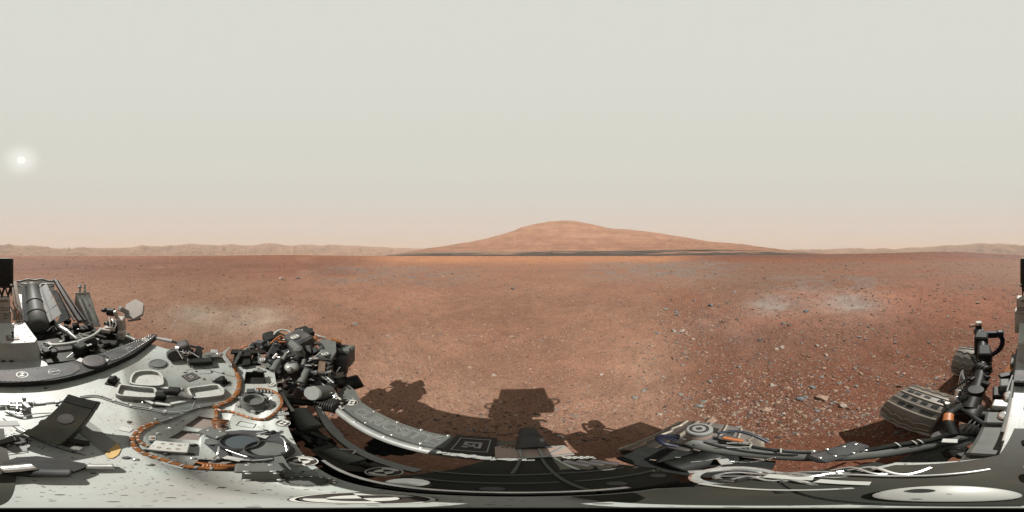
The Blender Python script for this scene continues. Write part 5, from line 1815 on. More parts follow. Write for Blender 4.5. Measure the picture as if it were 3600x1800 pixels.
g_.lathe(pa - Vector((0, 0, .20)), (0, 0, 1), [(0, .055), (.01, .062), (.07, .062), (.08, .068), (.2, .068), (.215, .06), (.216, 0)], 28)
g_.build('camera_barrel', SLATE, tu)
g_ = MB(); g_.box(D(1215, 1240, 1.35), (.11, .14, .12), 30, .15); g_.box(D(1232, 1252, 1.38), (.035, .13, .2), 35); g_.box(D(1206, 1232, 1.3), (.10, .06, .03), (0, 0, 60))
g_.build('camera_cover', GREY, tu)
g_ = MB(); g_.cyl(pa - Vector((0, 0, .34)), pa - Vector((0, 0, .2)), .052); g_.cyl(D(1180, 1335, 1.15), D(1180, 1355, 1.1), .07, .06); g_.box(D(1190, 1345, 1.2), (.2, .1, .06), 30)
g_.build('lower_barrel', BLACK, tu)
g_ = MB()
for k in range(6):
    g_.tube([D(1160, 1308 + 3 * k, 1.12), D(1185, 1312 + 3 * k, 1.15), D(1216, 1306 + 3 * k, 1.25)], .005, 6)
g_.build('wire_band', LGREY, tu)
g_ = MB(); g_.cyl(D(1226, 1350, 1.25), D(1268, 1338, 1.27), .075, .072, 28); g_.build('dust_brush', BLACK, tu)
g_ = MB(); g_.cyl(D(1200, 1350, 1.22), D(1232, 1350, 1.25), .035); g_.box(D(1212, 1356, 1.2), (.09, .07, .04), 20); g_.build('brush_motor', BRONZE, tu)
g_ = MB(); g_.ball(D(1025, 1290, 1.08), .055, (1, 1, .7), 22); g_.build('sphere_cover', LGREY, tu)
g_ = MB(); g_.cyl(D(1022, 1294, 1.03), D(1018, 1309, .98), .014); g_.cyl(D(982, 1262, 1.12), D(958, 1304, 1.0), .024); g_.cyl(D(1082, 1296, 1.08), D(1056, 1346, .96), .024, .026)
g_.cyl(D(1009, 1240, 1.12), D(995, 1264, 1.08), .014); g_.cyl(D(1072, 1262, 1.1), D(1064, 1284, 1.05), .014)
g_.build('contact_post', GREY, tu)
g_ = MB(); 
for a, b_ in (((1085, 1262), (1125, 1258)), ((1070, 1284), (1122, 1284)), ((1098, 1278), (1104, 1290)), ((960, 1260), (975, 1243)), ((1046, 1244), (1072, 1240))):
    g_.cyl(D(*a, 1.1), D(*b_, 1.12), .012)
g_.build('polished_rod', CHROME, tu)
fr = MB()
F0 = lambda x, y: D(x, y, 1.06 + (1306 - y) * -.0012)
for a, b_ in (((1090, 1306), (1158, 1308)), ((1158, 1308), (1156, 1358)), ((1156, 1358), (1102, 1356)), ((1102, 1356), (1104, 1306)), ((1104, 1330), (1157, 1332)), ((1130, 1308), (1128, 1356)), ((1076, 1334), (1104, 1340)), ((1076, 1334), (1076, 1350)), ((1076, 1350), (1104, 1354))):
    fr.bar(F0(*a), F0(*b_), .018, .014)
fr.box(F0(1118, 1338), (.04, .03, .05), 20)
fr.build('frame_plate', LGREY, tu)
g_ = MB(); g_.slab([D(1122, 1262, 1.12), D(1145, 1264, 1.12), D(1142, 1306, 1.05), D(1117, 1306, 1.05)][::-1], .02); g_.build('copper_strap', BRONZE, tu)
# dense small gear filling the turret
rr = random.Random(44)
k1 = MB(); k2 = MB(); k3 = MB(); k4 = MB()
for k in range(130):
    px = rr.uniform(950, 1165); py = rr.uniform(1225, 1385)
    if py > 1340 and px < 1000: continue
    dd = 1.2 - (py - 1225) / 160 * .22 + rr.uniform(-.02, .1)
    p = D(px, py, dd); t = rr.random()
    s_ = [rr.uniform(.02, .07) for _ in range(3)]
    e = [rr.uniform(0, 90) for _ in range(3)]
    if t < .42: k1.box(p, s_, e)
    elif t < .6: k1.cyl(p, p + Vector([rr.uniform(-.08, .08) for _ in range(3)]), rr.uniform(.01, .028))
    elif t < .72: k2.cyl(p, p + Vector([rr.uniform(-.05, .05) for _ in range(3)]), rr.uniform(.006, .014))
    elif t < .82: k2.box(p, [v * .5 for v in s_], e)
    else: k3.tube([p, p + Vector([rr.uniform(-.06, .06) for _ in range(3)]), p + Vector([rr.uniform(-.09, .09) for _ in range(3)])], rr.uniform(.003, .006), 6)
for k in range(40):
    px = rr.uniform(865, 1120); py = 1222 + rr.uniform(-8, 12) - (20 if px > 940 else 0); p = D(px, py, 1.3 + rr.uniform(0, .06))
    (k4 if k % 2 else k3).tube([p, p + Vector([rr.uniform(-.05, .05), rr.uniform(-.08, .08), rr.uniform(-.01, .04)]), p + Vector([rr.uniform(-.06, .06), rr.uniform(-.14, .14), rr.uniform(-.03, .02)])], rr.uniform(.004, .008), 6)
for k in range(26):
    p = D(rr.uniform(880, 1010), rr.uniform(1210, 1238), 1.3 + rr.uniform(0, .08)); k1.box(p, [rr.uniform(.02, .08) for _ in range(3)], [rr.uniform(0, 90) for _ in range(3)])
k1.box(D(1060, 1290, 1.22), (.22, .20, .22), 20); k1.box(D(1110, 1320, 1.18), (.2, .14, .2), 40); k1.box(D(1000, 1250, 1.28), (.2, .16, .14), 10)
k1.build('gear_block', SLATE, tu); k2.build('silver_fitting', SILVER, tu); k3.build('wire', LGREY, tu); k4.build('orange_wire', ORANGE, tu)
k5 = MB(); k5.box(D(948, 1190, 1.4), (.11, .1, .1), (10, 20, 20)); k5.box(D(980, 1195, 1.42), (.12, .1, .12), (0, 10, 40)); k5.box(D(1070, 1168, 1.42), (.16, .12, .05), (5, 0, 10)); k5.box(D(940, 1220, 1.36), (.12, .08, .05), 10)
o_ = k5.build('percussion_unit', BLACK, tu)
k6 = MB(); k6.tube([D(962, 1190, 1.38), D(966, 1172, 1.4), D(985, 1160, 1.42), D(1010, 1162, 1.42), D(1024, 1172, 1.4)], .009)
k6.tube([D(1030, 1172, 1.4), D(1045, 1164, 1.42), D(1065, 1160, 1.42)], .008); k6.box(D(975, 1198, 1.36), (.03, .09, .012), (20, 30, 30)); k6.box(D(985, 1202, 1.36), (.02, .09, .012), (20, 30, 30))
k6.tube([D(1105, 1176, 1.38), D(1125, 1182, 1.36), D(1145, 1188, 1.36)], .008)
k6.build('white_hose', WHITE, tu)
k7 = MB(); k7.tube([D(1110, 1180, 1.36), D(1108, 1200, 1.3), D(1107, 1215, 1.28)], .013); k7.cyl(D(1165, 1192, 1.38), D(1200, 1202, 1.36), .015); k7.cyl(D(1112, 1230, 1.2), D(1122, 1236, 1.2), .02)
k7.build('amber_connector', COPPER, tu)
k8 = MB(); k8.bar(D(1182, 1205, 1.38), D(1205, 1228, 1.34), .04, .05); k8.bar(D(1062, 1158, 1.48), D(1100, 1158, 1.48), .03, .02); k8.bar(D(1062, 1158, 1.48), D(1070, 1176, 1.42), .02, .02)
k8.build('rail_bracket', DARK, tu)

# ---- robotic arm: links
AZ = 0.87
arm = empty('robotic_arm', (-0.5, 0.45, AZ), rover)
MB().cyl(D(1100, 1382, .93), D(1152, 1378, 1.0), .062, .066, 28).build('wrist_actuator', GREY, arm)
MB().cyl(D(1094, 1383, .925), D(1101, 1382, .935), .06, .064, 28).build('wrist_cap', LGREY, arm)
ed = MB(); ed.cyl(D(1160, 1412, .92), D(1195, 1430, .85), .055); ed.box(D(1155, 1370, 1.02), (.08, .1, .1), 30); ed.cyl(D(1120, 1415, .93), D(1165, 1422, .9), .05)
for k in range(8): ed.ring(D(1125 + 8 * k, 1418 + 1.5 * k, .92 - .008 * k), D(1180, 1424, .88) - D(1120, 1415, .93), .045, .062, .008, 16)
ed.build('elbow_actuator', DARK, arm)
es = MB(); es.cyl(D(1165, 1372, 1.0), D(1180, 1400, .93), .022); es.cyl(D(1170, 1385, .98), D(1198, 1420, .86), .016); es.cyl(D(1190, 1425, .86), D(1200, 1440, .83), .012)
es.build('elbow_fitting', CHROME, arm)
marker(arm, D(1184, 1405, .90), .026, 0, Vector((.5, -.3, .8)))
ub = MB()
ub.prism(ccw([(-0.955, .60), (-0.86, .42), (-0.75, .43), (-0.20, .42), (0.05, .42), (0.05, .525), (-.3, .528), (-.72, .545), (-.86, .60)]), AZ - .15, AZ)
ub.build('upper_link', GREY, arm)
ut = MB(); ut.tube([(-0.84, .405, AZ - .03), (-.5, .402, AZ - .03), (-.12, .40, AZ - .03), (0.0, .40, AZ - .03)], .024, 14)
ut.build('link_tube', LGREY, arm)
uk = MB()
for x in (-.78, -.6, -.45, -.33, -.22): uk.bolts([Vector((x, .53, AZ)), Vector((x + .06, .43, AZ))], .007, .006)
uk.bolts([Vector((x, .401, AZ - .007)) for x in (-.75, -.58, -.4, -.25)], .008, .007)
uk.build('screw_head', SILVER, arm)
TM = frame_at((-0.455, .478, AZ + .0005), (1, 0.0, 0))
text_part('CURIOSITY', 'lettering', LGREY, arm, TM, 0.088, .0008, .002, .98)
text_part('CURIOSITY', 'lettering_core', GREY, arm, frame_at((-0.455, .478, AZ + .0020), (1, 0, 0)), 0.088, .0008, -.0016, .98)
sg = MB(); rr = random.Random(77)
for k in range(16):
    p = Vector((-.245 + rr.uniform(-.045, .035), .475 + rr.uniform(-.03, .03), AZ + .001))
    sg.tube([p, p + Vector((rr.uniform(.003, .012), rr.uniform(-.01, .012), 0)), p + Vector((rr.uniform(.012, .028), rr.uniform(-.008, .008), 0))], .0009, 4)
sg.build('signature_lettering', LGREY, arm)
marker(arm, Vector((-.745, .495, AZ + .001)), .036, 40)
b, w = fiducial(arm, Vector((-0.118, .475, AZ + .003)), .072, 2)
w.build('pattern', LGREY, arm)
sh = MB(); sh.prism(ccw([(-.04, .385), (.155, .385), (.155, .455), (-.02, .485), (-.05, .47)]), AZ - .03, AZ + .012)
sh.build('shoulder_cover', BEIGE, arm)
sf_ = MB()
for a, b_ in (((.02, .386), (.155, .386)), ((.022, .39), (.022, .462)), ((.075, .388), (.075, .462)), ((.08, .39), (.15, .45)), ((.022, .468), (.152, .455))):
    sf_.bar((a[0], a[1], AZ + .015), (b_[0], b_[1], AZ + .015), .008, .006)
sf_.build('cover_frame', LGREY, arm)
sd = MB(); sd.lathe((.062, .45, AZ - .01), (0, 1, -.05), [(0, .058), (.03, .057), (.036, .050), (.11, .046), (.115, .040), (.18, .037), (.19, .028), (.191, 0)], 30)
sd.build('shoulder_actuator', SLATE, arm)
sw = MB(); rr = random.Random(8)
for k in range(10):
    x0 = -.03 + k * .014
    sw.tube([(x0, .47 + rr.uniform(-.01, .01), AZ + .01), (x0 + .02, .485 + rr.uniform(-.01, .01), AZ + .02), (x0 + .04, .47, AZ + .01)], .004, 6)
sw.build('cable_bundle', BRONZE, arm)
fo = MB()
for k in range(12):
    x0 = -.18 + k * .02
    fo.box((x0, .393 - .0015 * k, AZ - .005 + rr.uniform(-.004, .008)), (.03, .024, .014), (rr.uniform(-15, 15), rr.uniform(-15, 15), rr.uniform(-20, 20)))
fo.build('foil_wrap', CHROME, arm)
# lower link along the front of the body with its actuators
ll = MB()
ll.prism(ccw([(-0.93, .36), (-0.62, .30), (-0.16, .262), (-.16, .235), (-0.6, .27), (-0.93, .325)]), .82, .86)
ll.bar((-.93, .345, .80), (-.5, .29, .80), .02, .10)
ll.build('lower_link', MIDG, arm)
la = MB()
la.cyl((-.80, .12 + .09, .85), (-.62, .11 + .11, .83), .052, .056, 26); 
la.cyl((-.42, .20, .84), (-.30, .215, .83), .036, .04, 26)
la.build('joint_actuator', GREY, arm)
lb = MB(); lb.cyl((-.70, .26, .86), (-.66, .30, .82), .016); lb.cyl((-.58, .2, .84), (-.50, .24, .82), .016); lb.bar((-.75, .21, .78), (-.2, .2, .78), .08, .06); lb.box((-.5, .2, .8), (.16, .07, .05), 5)
lb.bar((-.95, .16, .83), (-.86, .34, .83), .05, .04); lb.bar((-.36, .17, .82), (-.2, .25, .82), .02, .02)
lb.build('joint_bracket', OLIVE, arm)
lc = MB(); lc.bar((-.98, .155, .905), (-.76, .175, .905), .018, .012); lc.tube([(-.40, .225, .87), (-.37, .255, .87), (-.35, .235, .87)], .004)
lc.build('white_bar', WHITE, arm)
ld = MB(); ld.cyl((-.27, .30 - .08, .90 - .05), (-.20, .30 - .085, .85), .022); ld.prism(ccw([(-.44, .155), (-.26, .15), (-.2, .2), (-.3, .235), (-.46, .22)]), .83, .85)
ld.build('cover_plate', OLIVE, arm)
le = MB()
for k in range(22):
    p = Vector((rr.uniform(-.95, -.2), rr.uniform(.13, .22), rr.uniform(.72, .82)))
    if k % 3: le.box(p, [rr.uniform(.03, .09) for _ in range(3)], [rr.uniform(0, 90) for _ in range(3)])
    else: le.cyl(p, p + Vector((rr.uniform(-.1, .1), rr.uniform(-.04, .04), 0)), rr.uniform(.01, .03))
le.build('gear_block', BLACK, arm)
# dark machinery low in front (tool held under the arm)
lm = MB()
for k in range(26):
    p = A(rr.uniform(1310, 1440), rr.uniform(1548, 1592), .62) 
    lm.box(p, [rr.uniform(.03, .08) for _ in range(3)], [rr.uniform(0, 30) for _ in range(3)])
lm.build('sample_scoop', BLACK, arm)

# ---- front deck of the chassis: dark panels right of the arm shoulder
fp = empty('front_housing', (.08, .25, .8), rover)
MB().prism(ccw([(-.05, .385), (.07, .385), (.07, .12), (-.14, .12), (-.16, .2)]), .70, .868).build('front_panel', OLIVE, fp)
MB().prism(ccw([(.074, .385), (.17, .372), (.205, .28), (.245, .20), (.20, .12), (.074, .12)]), .70, .868).build('front_panel', OLIVE, fp)
rm = MB()
for a, b_ in (((-.14, .255), (.07, .262)), ((.074, .262), (.20, .245)), ((.10, .38), (.12, .27)), ((.02, .38), (.0, .27)), ((.07, .385), (.07, .13)), ((-.14, .2), (.06, .2)), ((.08, .2), (.23, .19))):
    rm.bar((a[0], a[1], .872), (b_[0], b_[1], .872), .008, .008)
rm.build('stiffener_rib', GREY, fp)
ck = MB(); c2 = MB()
for i in range(10):
    for j in range(4):
        x0 = .12 + i * .007; y0 = .365 + j * .005 - i * .003
        (ck if (i + j) % 2 else c2).prism([(x0, y0), (x0 + .007, y0 - .003), (x0 + .007, y0 + .002), (x0, y0 + .005)], .869, .872)
ck.build('checker_pattern', MARKW, fp); c2.build('checker_pattern', MARKD, fp)
cy = MB()
for k in range(3): cy.cyl((.115 + k * .028, .345 - k * .01, .885), (.15 + k * .028, .29 - k * .01, .885), .011)
cy.build('small_cylinder', SLATE, fp)
hz = MB()
for x in (-.1, -.02, .12, .2): hz.lathe((x, .16, .868), (0, 0, 1), [(0, .014), (.006, .013), (.006, .006)], 16)
hz.build('bolt', GREY, fp)
bw = MB(); bw.prism(ccw([(-.25, .17), (-.05, .165), (.0, .13), (.2, .12), (.32, .02), (.32, -.25), (.06, -.3), (.05, .08), (-.4, .09)]), .60, .72)
bw.build('lower_bulkhead', BLACK, fp)
br = MB()
br.bar((-.3, .13, 1.0), (.10, .115, 1.0), .01, .02); br.lathe((-.12, .16, .90), (0, 0, 1), [(0, .03), (.01, .028), (.014, .015), (.014, 0)], 24)
br.build('silver_edge', SILVER, fp)
marker(fp, Vector((-.20, .20, .875)), .035, 10)

# ---- mast base fittings on the right corner of the deck
mf = empty('mast_base', (.16, 0, DZ - .05), rover)
c = A(2590, 1676, 1.04)
MB().ring(c, (0, 0, 1), .047, .062, .02, 40).build('base_ring', CHROME, mf)
MB().ring(c + Vector((0, 0, -.01)), (0, 0, 1), .022, .032, .02, 30).build('inner_ring', SILVER, mf)
rp = MB()
rp.tube([A(2420, 1660, 1.05), A(2600, 1648, 1.05), A(2750, 1665, 1.05), A(2850, 1672, 1.06)], .010)
rp.tube([A(2760, 1672, 1.10), A(2960, 1668, 1.12), A(3150, 1674, 1.12), A(3330, 1668, 1.12), A(3480, 1650, 1.11)], .006)
rp.tube([A(2780, 1700, 1.1), A(2900, 1694, 1.1), A(3100, 1700, 1.1), A(3260, 1696, 1.1)], .005)
rq = random.Random(15)
for k in range(9):
    x0 = rq.uniform(2500, 3000); y0 = rq.uniform(1652, 1700); L_ = rq.uniform(120, 360)
    rp.tube([A(x0, y0, 1.10), A(x0 + L_ * .3, y0 + rq.uniform(-14, 10), 1.115), A(x0 + L_ * .65, y0 + rq.uniform(-6, 16), 1.12), A(x0 + L_, y0 + rq.uniform(-12, 10), 1.105)], rq.choice([.003, .004, .006]), 7)
rp.build('polished_pipe', SILVER, mf)
rk_ = MB()
for k in range(26):
    p = A(rq.uniform(2440, 3500), rq.uniform(1655, 1722), 1.10)
    if k % 3: rk_.box(p, (rq.uniform(.015, .05), rq.uniform(.01, .03), rq.uniform(.008, .02)), rq.uniform(0, 180))
    else: rk_.cyl(p, p + Vector((rq.uniform(-.03, .03), rq.uniform(-.03, .03), .004)), rq.uniform(.004, .009))
rk_.build('mast_fitting', DARK, mf)
rw = MB()
rw.bar(A(2760, 1678, 1.1), A(2860, 1680, 1.1), .03, .02); rw.bar(A(2910, 1685, 1.1), A(3000, 1690, 1.1), .028, .02); rw.ring(A(3105, 1667, 1.1), (0, 0, 1), .008, .022, .012, 24)
rw.bar(A(3000, 1688, 1.1), A(3120, 1706, 1.1), .02, .014)
rw.bar(A(2690, 1672, 1.12), A(2860, 1682, 1.12), .022, .008); rw.bar(A(2870, 1690, 1.12), A(3060, 1700, 1.12), .020, .008)
rw.tube([A(2460, 1700, 1.12), A(2700, 1722, 1.12), A(3000, 1716, 1.12)], .004)
rw.build('white_bracket', WHITE, mf)
MB().lathe(A(3330, 1736, 1.118) + Vector((0, 0, -.01)), (0, 0, 1), [(0, .043), (.012, .044), (.017, .038), (.019, 0)], 36).build('white_disc', WHITE, mf)
MB().lathe(A(3240, 1725, 1.128), (0, 0, 1), [(0, .01), (.002, .01), (.002, 0)], 16).build('disc_hole', BLACK, mf)
MB().prism(ccw([(.034, -.03), (.19, -.01), (.188, -.185), (.05, -.32), (.03, -.5), (-.012, -.5), (-.02, -.2), (.0, -.04)]), DZ + .001, DZ + .012).build('dark_overlay', OLIVE, mf)  # dark olive sheets laid over the white deck to darken its corner
MB().prism(ccw([(.03, .080), (.10, .078), (.198, .0), (.19, -.006), (.036, -.024)]), DZ + .001, DZ + .010).build('dark_overlay', OLIVE, mf)

# ---- right side wall of the body, boxes and cables
rs_ = empty('right_side_gear', (.1, -.9, .8), rover)
MB().box((.045, -.98, .84), (.03, 1.1, .46), 0).build('side_wall', CREAM, rs_)
q_ = MB(); q_.box((.10, -1.0, .98), (.10, .1, .08), 10); q_.box((.09, -.5, .9), (.12, .26, .1), 4); q_.box((.115, -.66, .9), (.09, .11, .16), 8); q_.box((.075, -1.3, 1.02), (.06, .16, .06), 0)
q_.bar((.06, -1.48, 1.03), (.06, -.5, 1.03), .03, .05); q_.build('side_bracket', GREY, rs_)
q_ = MB(); q_.box((.10, -.78, .98), (.10, .07, .05), 0); q_.box((.10, -.36, .84), (.09, .09, .05), 12); q_.build('white_box', WHITE, rs_)
q_ = MB(); q_.ball((.075, -.85, 1.02), .035, (1, 1.3, 1)); q_.ball((.08, -.68, .98), .035, (1, 1.2, 1)); q_.tube([(.07, -1.05, 1.05), (.09, -.9, 1.0), (.08, -.7, .95), (.12, -.5, .9)], .012)
q_.build('foil_wrap', CHROME, rs_)
q_ = MB(); q_.box((.14, -.95, .90), (.09, .12, .12), 10); q_.cyl((.12, -1.15, .95), (.14, -.8, .85), .025); q_.bar((.06, -1.12, 1.02), (.16, -1.06, 1.02), .05, .03); q_.cyl((.25, -.62, .75), (.14, -.66, .78), .07); q_.cyl((.21, -.78, .8), (.12, -.78, .8), .045)
for k in range(5): q_.ring((.14 + k * .022, -.66, .775), (1, 0, 0), .05, .078, .008, 24)
for k in range(14):
    p = Vector((rr.uniform(.08, .24), rr.uniform(-1.0, -.4), rr.uniform(.6, .8))); q_.box(p, [rr.uniform(.03, .08) for _ in range(3)], [rr.uniform(0, 90) for _ in range(3)])
q_.build('side_mechanism', DARK, rs_)
q_ = MB()
for k in range(5): q_.tube([(.10, -1.45, 1.02 - k * .03), (.085 + .01 * k, -1.2, 1.0), (.10 + .012 * k, -1.0, .95), (.09, -.8, .9)], .007, 6)
q_.build('amber_cable', COPPER, rs_)
q_ = MB()
for k in range(10): q_.tube([(.13 + .01 * k, -.62, .80), (.20 + .012 * k, -.50, .72), (.20 + .012 * k, -.34, .62), (.13 + .012 * k, -.2, .58)], .009, 7)
q_.build('cable_loom', GREY, rs_)
MB().tube([(.08, -.60, .90), (.16, -.66, .86), (.30, -.80, .80), (.40, -.86, .70)], .016).build('black_hose', BLACK, rs_)

# ---- wheels
def make_wheel(c):
    w = empty('wheel', c, rover)
    c = Vector(c); rw_, hw = .262, .222
    prof = [(-hw, rw_ - .03), (-hw, rw_ - .014), (-hw + .008, rw_ - .010), (-hw * .5, rw_ - .002), (0, rw_), (hw * .5, rw_ - .002), (hw - .008, rw_ - .010), (hw, rw_ - .014), (hw, rw_ - .03), (hw - .02, rw_ - .035), (0, rw_ - .012), (-hw + .02, rw_ - .035), (-hw, rw_ - .03)]
    MB().lathe(c, (1, 0, 0), prof, 72, True, False).build('rim', TYRE, w)
    rim_o = w.children[0]
    cl_ = MB(); n = 19
    zig = [(-hw + .004, 0), (-.14, .0), (-.11, .085), (-.045, .0), (-.005, .085), (.055, .0), (.095, .085), (.14, .0), (hw - .004, .0)]
    for k in range(n):
        a0 = 2 * math.pi * k / n
        straight = k in (0, 1, 2, 3)
        pts = [(-hw + .004, 0), (hw - .004, 0)] if straight else zig
        pts2 = []
        for (x0, o0), (x1, o1) in zip(pts[:-1], pts[1:]):
            m = 5
            for i in range(m): pts2.append((x0 + (x1 - x0) * i / m, o0 + (o1 - o0) * i / m))
        pts2.append(pts[-1])
        vs = []; wd = .013 if not straight else .015
        for x, o in pts2:
            rb_ = rw_ - .012 * (abs(x) / hw) ** 2
            for da, dr in ((-wd, -.004), (-wd * .6, .016), (wd * .6, .016), (wd, -.004)):
                a = a0 + o * 1.2 + da / rw_ * .55
                vs.append(c + Vector((x, (rb_ + dr) * math.sin(a), (rb_ + dr) * math.cos(a))))
        fs = [(4 * i + j, 4 * i + j + 1, 4 * i + j + 5, 4 * i + j + 4) for i in range(len(pts2) - 1) for j in range(3)]
        cl_.add(vs, fs)
    absorb(rim_o, cl_.build('cleat', CLEAT, w))
    hlm = MB()
    for k, cells in ((0, (-.14, -.02, .07, .14)), (1, (-.14, -.05, .04, .13)), (2, (-.15, -.1, .02, .1))):
        for x in cells:
            a = 2 * math.pi * (k + .5) / 19
            er = Vector((0, math.sin(a), math.cos(a)))
            hlm.bar(c + er * (rw_ - .001) + Vector((x - .028, 0, 0)), c + er * (rw_ - .001) + Vector((x + .028, 0, 0)), .034, .006, up=er)
    absorb(rim_o, hlm.build('tread_pattern', BLACK, w))
    hb = MB(); hb.cyl(c + Vector((-.12, 0, 0)), c + Vector((.10, 0, 0)), .07, .06, 28)
    hb.build('hub', LGREY, w)
    sp2 = MB()
    for k in range(6):
        a = k * math.pi / 3; e1_ = Vector((0, math.sin(a), math.cos(a))); e2_ = Vector((0, math.sin(a + .35), math.cos(a + .35)))
        sp2.tube([c + Vector((.06, 0, 0)) + e1_ * .05, c + Vector((.03, 0, 0)) + e1_ * .14, c + Vector((-.01, 0, 0)) + e2_ * .23], .012, 8)
    sp2.build('spoke', SILVER, w)
    return w


W1 = make_wheel((.72, -1.02, .262))
def spin(w, a):
    w.rotation_euler = (R(a), 0, 0)
spin(W1, 14)
for i, c in enumerate(((.69, -2.15, .265), (.635, .29, .262), (-1.85, -1.02, .26), (-1.86, -2.15, .26), (-1.72, .22, .26))):
    w2 = copy_tree(W1, c, rover); spin(w2, (60, 35, 100, 150, 200)[i])

# ---- rocker and bogie on the right side
rk = empty('rocker_arm', (.35, -.2, .7), rover)
rpts = [(.50, .26, .82), (.487, .177, .78), (.467, 0, .755), (.405, -.207, .74), (.343, -.395, .73), (.263, -.54, .74), (.18, -.62, .76)]
MB().tube(rpts, .045, 18).build('rocker_tube', GREY, rk)
q_ = MB()
q_.box((.425, -.20, .775), (.085, .20, .05), 18, .3); q_.lathe((.425, -.20, .797), (0, 0, 1), [(0, .038), (.006, .036), (.007, 0)], 26); q_.lathe((.28, -.54, .77), (0, 0, 1), [(0, .06), (.02, .055), (.022, 0)], 26)
q_.build('joint_collar', SLATE, rk)
bbk = MB(); bbk.bolts([Vector((.425 + .03 * a, -.2 + .07 * b, .80)) for a in (-1, 1) for b in (-1, -.4, .4, 1)], .006, .005); bbk.build('bolt', SILVER, rk)
q_ = MB(); q_.tube([(.52, .16, .83), (.50, .05, .82), (.46, -.06, .80), (.44, -.12, .80)], .009); q_.tube([(.40, -.28, .78), (.37, -.38, .79), (.31, -.48, .79), (.27, -.55, .82)], .018); q_.tube([(.49, .2, .84), (.46, .06, .81), (.43, -.08, .80)], .007)
q_.build('strapped_cable', BLACK, rk)
q_ = MB()
for p, t in (((.50, .05, .82), (.1, 1, 0)), ((.37, -.38, .79), (.3, 1, 0)), ((.33, -.45, .79), (.4, 1, 0)), ((.47, -.04, .80), (.1, 1, 0)), ((.34, -.43, .79), (.4, 1, 0))):
    q_.ring(p, t, .018, .023, .006, 14)
q_.bar((.50, .13, .85), (.52, .06, .85), .004, .01); q_.bar((.46, .12, .86), (.48, .05, .86), .004, .01)
q_.build('cable_tie', WHITE, rk)
MB().box((.245, -.50, .80), (.055, .035, .02), 20).build('white_pad', WHITE, rk)
q_ = MB(); q_.tube([(.26, -.56, .80), (.33, -.66, .84), (.36, -.76, .82), (.34, -.88, .74)], .024, 10); q_.build('black_hose', BLACK, rk)
MB().tube([(.325, -.645, .838), (.345, -.69, .842), (.350, -.705, .840)], .0265, 12).build('orange_sleeve', ORANGE, rk)
q_ = MB(); q_.lathe((.535, .24, .86), (0, 0, 1), [(0, .05), (.03, .05), (.05, .044), (.055, .044)], 30); q_.build('steering_body', BEIGE, rk)
q_ = MB(); q_.lathe((.535, .24, .90), (0, 0, 1), [(0, .047), (.008, .05), (.05, .05), (.056, .045), (.057, 0)], 34); q_.build('steering_cap', LGREY, rk)
w_ = MB(); cM = Vector((.535, .24, .9575))
w_.ring(cM, (0, 0, 1), .026, .036, .001, 30); w_.ring(cM, (0, 0, 1), .0005, .012, .001, 20); w_.build('target_marker', MARKD, rk)
q_ = MB(); q_.bar((.50, .20, .84), (.56, .26, .66), .10, .05); q_.bar((.45, .27, .76), (.44, .27, .30), .08, .05); q_.box((.55, .14, .80), (.07, .08, .04), (10, 0, -30))
q_.build('steering_bracket', SLATE, rk)
q_ = MB(); q_.tube([(.50, .30, .84), (.46, .36, .83), (.44, .33, .78), (.45, .28, .76)], .014); q_.tube([(.56, .18, .88), (.60, .12, .87), (.58, .05, .85), (.54, .0, .82)], .010)
for k in range(10): q_.ball((.47 + .012 * (k % 4), .31 + .012 * (k // 4), .80), .008, seg=8)
q_.build('navy_cable', BLUE, rk)
MB().cyl((.53, .15, .88), (.52, .08, .87), .012).build('orange_connector', ORANGE, rk)
q_ = MB(); q_.prism(ccw([(.27, .36), (.40, .38), (.44, .28), (.46, .1), (.42, -.02), (.30, .0), (.26, .1)]), .66, .70); q_.box((.38, .17, .72), (.12, .2, .08), 10); q_.cyl((.30, .2, .72), (.44, .14, .74), .06)
q_.build('rocker_root', BLACK, rk)
q_ = MB(); q_.tube([(.36, .25, .75), (.39, .15, .78), (.38, .05, .78), (.42, -.02, .8)], .005); q_.tube([(.32, .28, .72), (.34, .18, .78), (.40, .12, .79)], .005); q_.box((.37, .10, .79), (.05, .03, .02), 30); q_.bar((.30, .12, .76), (.34, .10, .76), .01, .02)
q_.build('polished_fitting', CHROME, rk)

bo = empty('bogie_arm', (.45, -1.5, .7), rover)
MB().tube([(.30, -.86, .74), (.33, -1.1, .76), (.38, -1.45, .80), (.50, -1.9, .86), (.62, -2.12, .90)], .058, 16).build('bogie_tube', DARK, bo)
MB().tube([(.30, -.86, .72), (.42, -.95, .62), (.50, -1.0, .45), (.52, -1.02, .3)], .05, 14).build('wheel_strut', GREY, bo)
q_ = MB(); q_.cyl((.30, -1.36, .80), (.42, -1.42, .80), .065, .065, 26); q_.cyl((.28, -.78, .70), (.28, -.92, .70), .085, .08, 26); q_.lathe((.32, -1.05, .80), (0, 0, 1), [(0, .06), (.03, .055), (.031, 0)], 24)
for k in range(4): q_.ring((.31 + .03 * k, -1.365 - .015 * k, .80), (.12, -.06, 0), .06, .072, .008, 22)
q_.build('drive_motor', DARK, bo)
q_ = MB(); q_.box((.40, -1.62, .86), (.13, .22, .14), (0, 0, 15)); q_.box((.52, -1.95, .84), (.16, .2, .22), 10); q_.cyl((.34, -1.25, .72), (.36, -1.0, .66), .07); q_.box((.56, -2.02, .62), (.10, .10, .34), 10)
q_.build('joint_housing', BLACK, bo)
q_ = MB(); q_.lathe((.62, -2.17, .86), (0, 0, 1), [(0, .07), (.05, .07), (.055, .045), (.13, .045)], 26); q_.box((.58, -2.1, .82), (.14, .2, .1), 15); q_.box((.62, -2.1, .6), (.06, .1, .4), 0)
q_.build('steering_motor', DARK, bo)
MB().lathe((.62, -2.17, .99), (0, 0, 1), [(0, .045), (.04, .045), (.044, .04), (.044, 0)], 24).build('motor_cap', SILVER, bo)
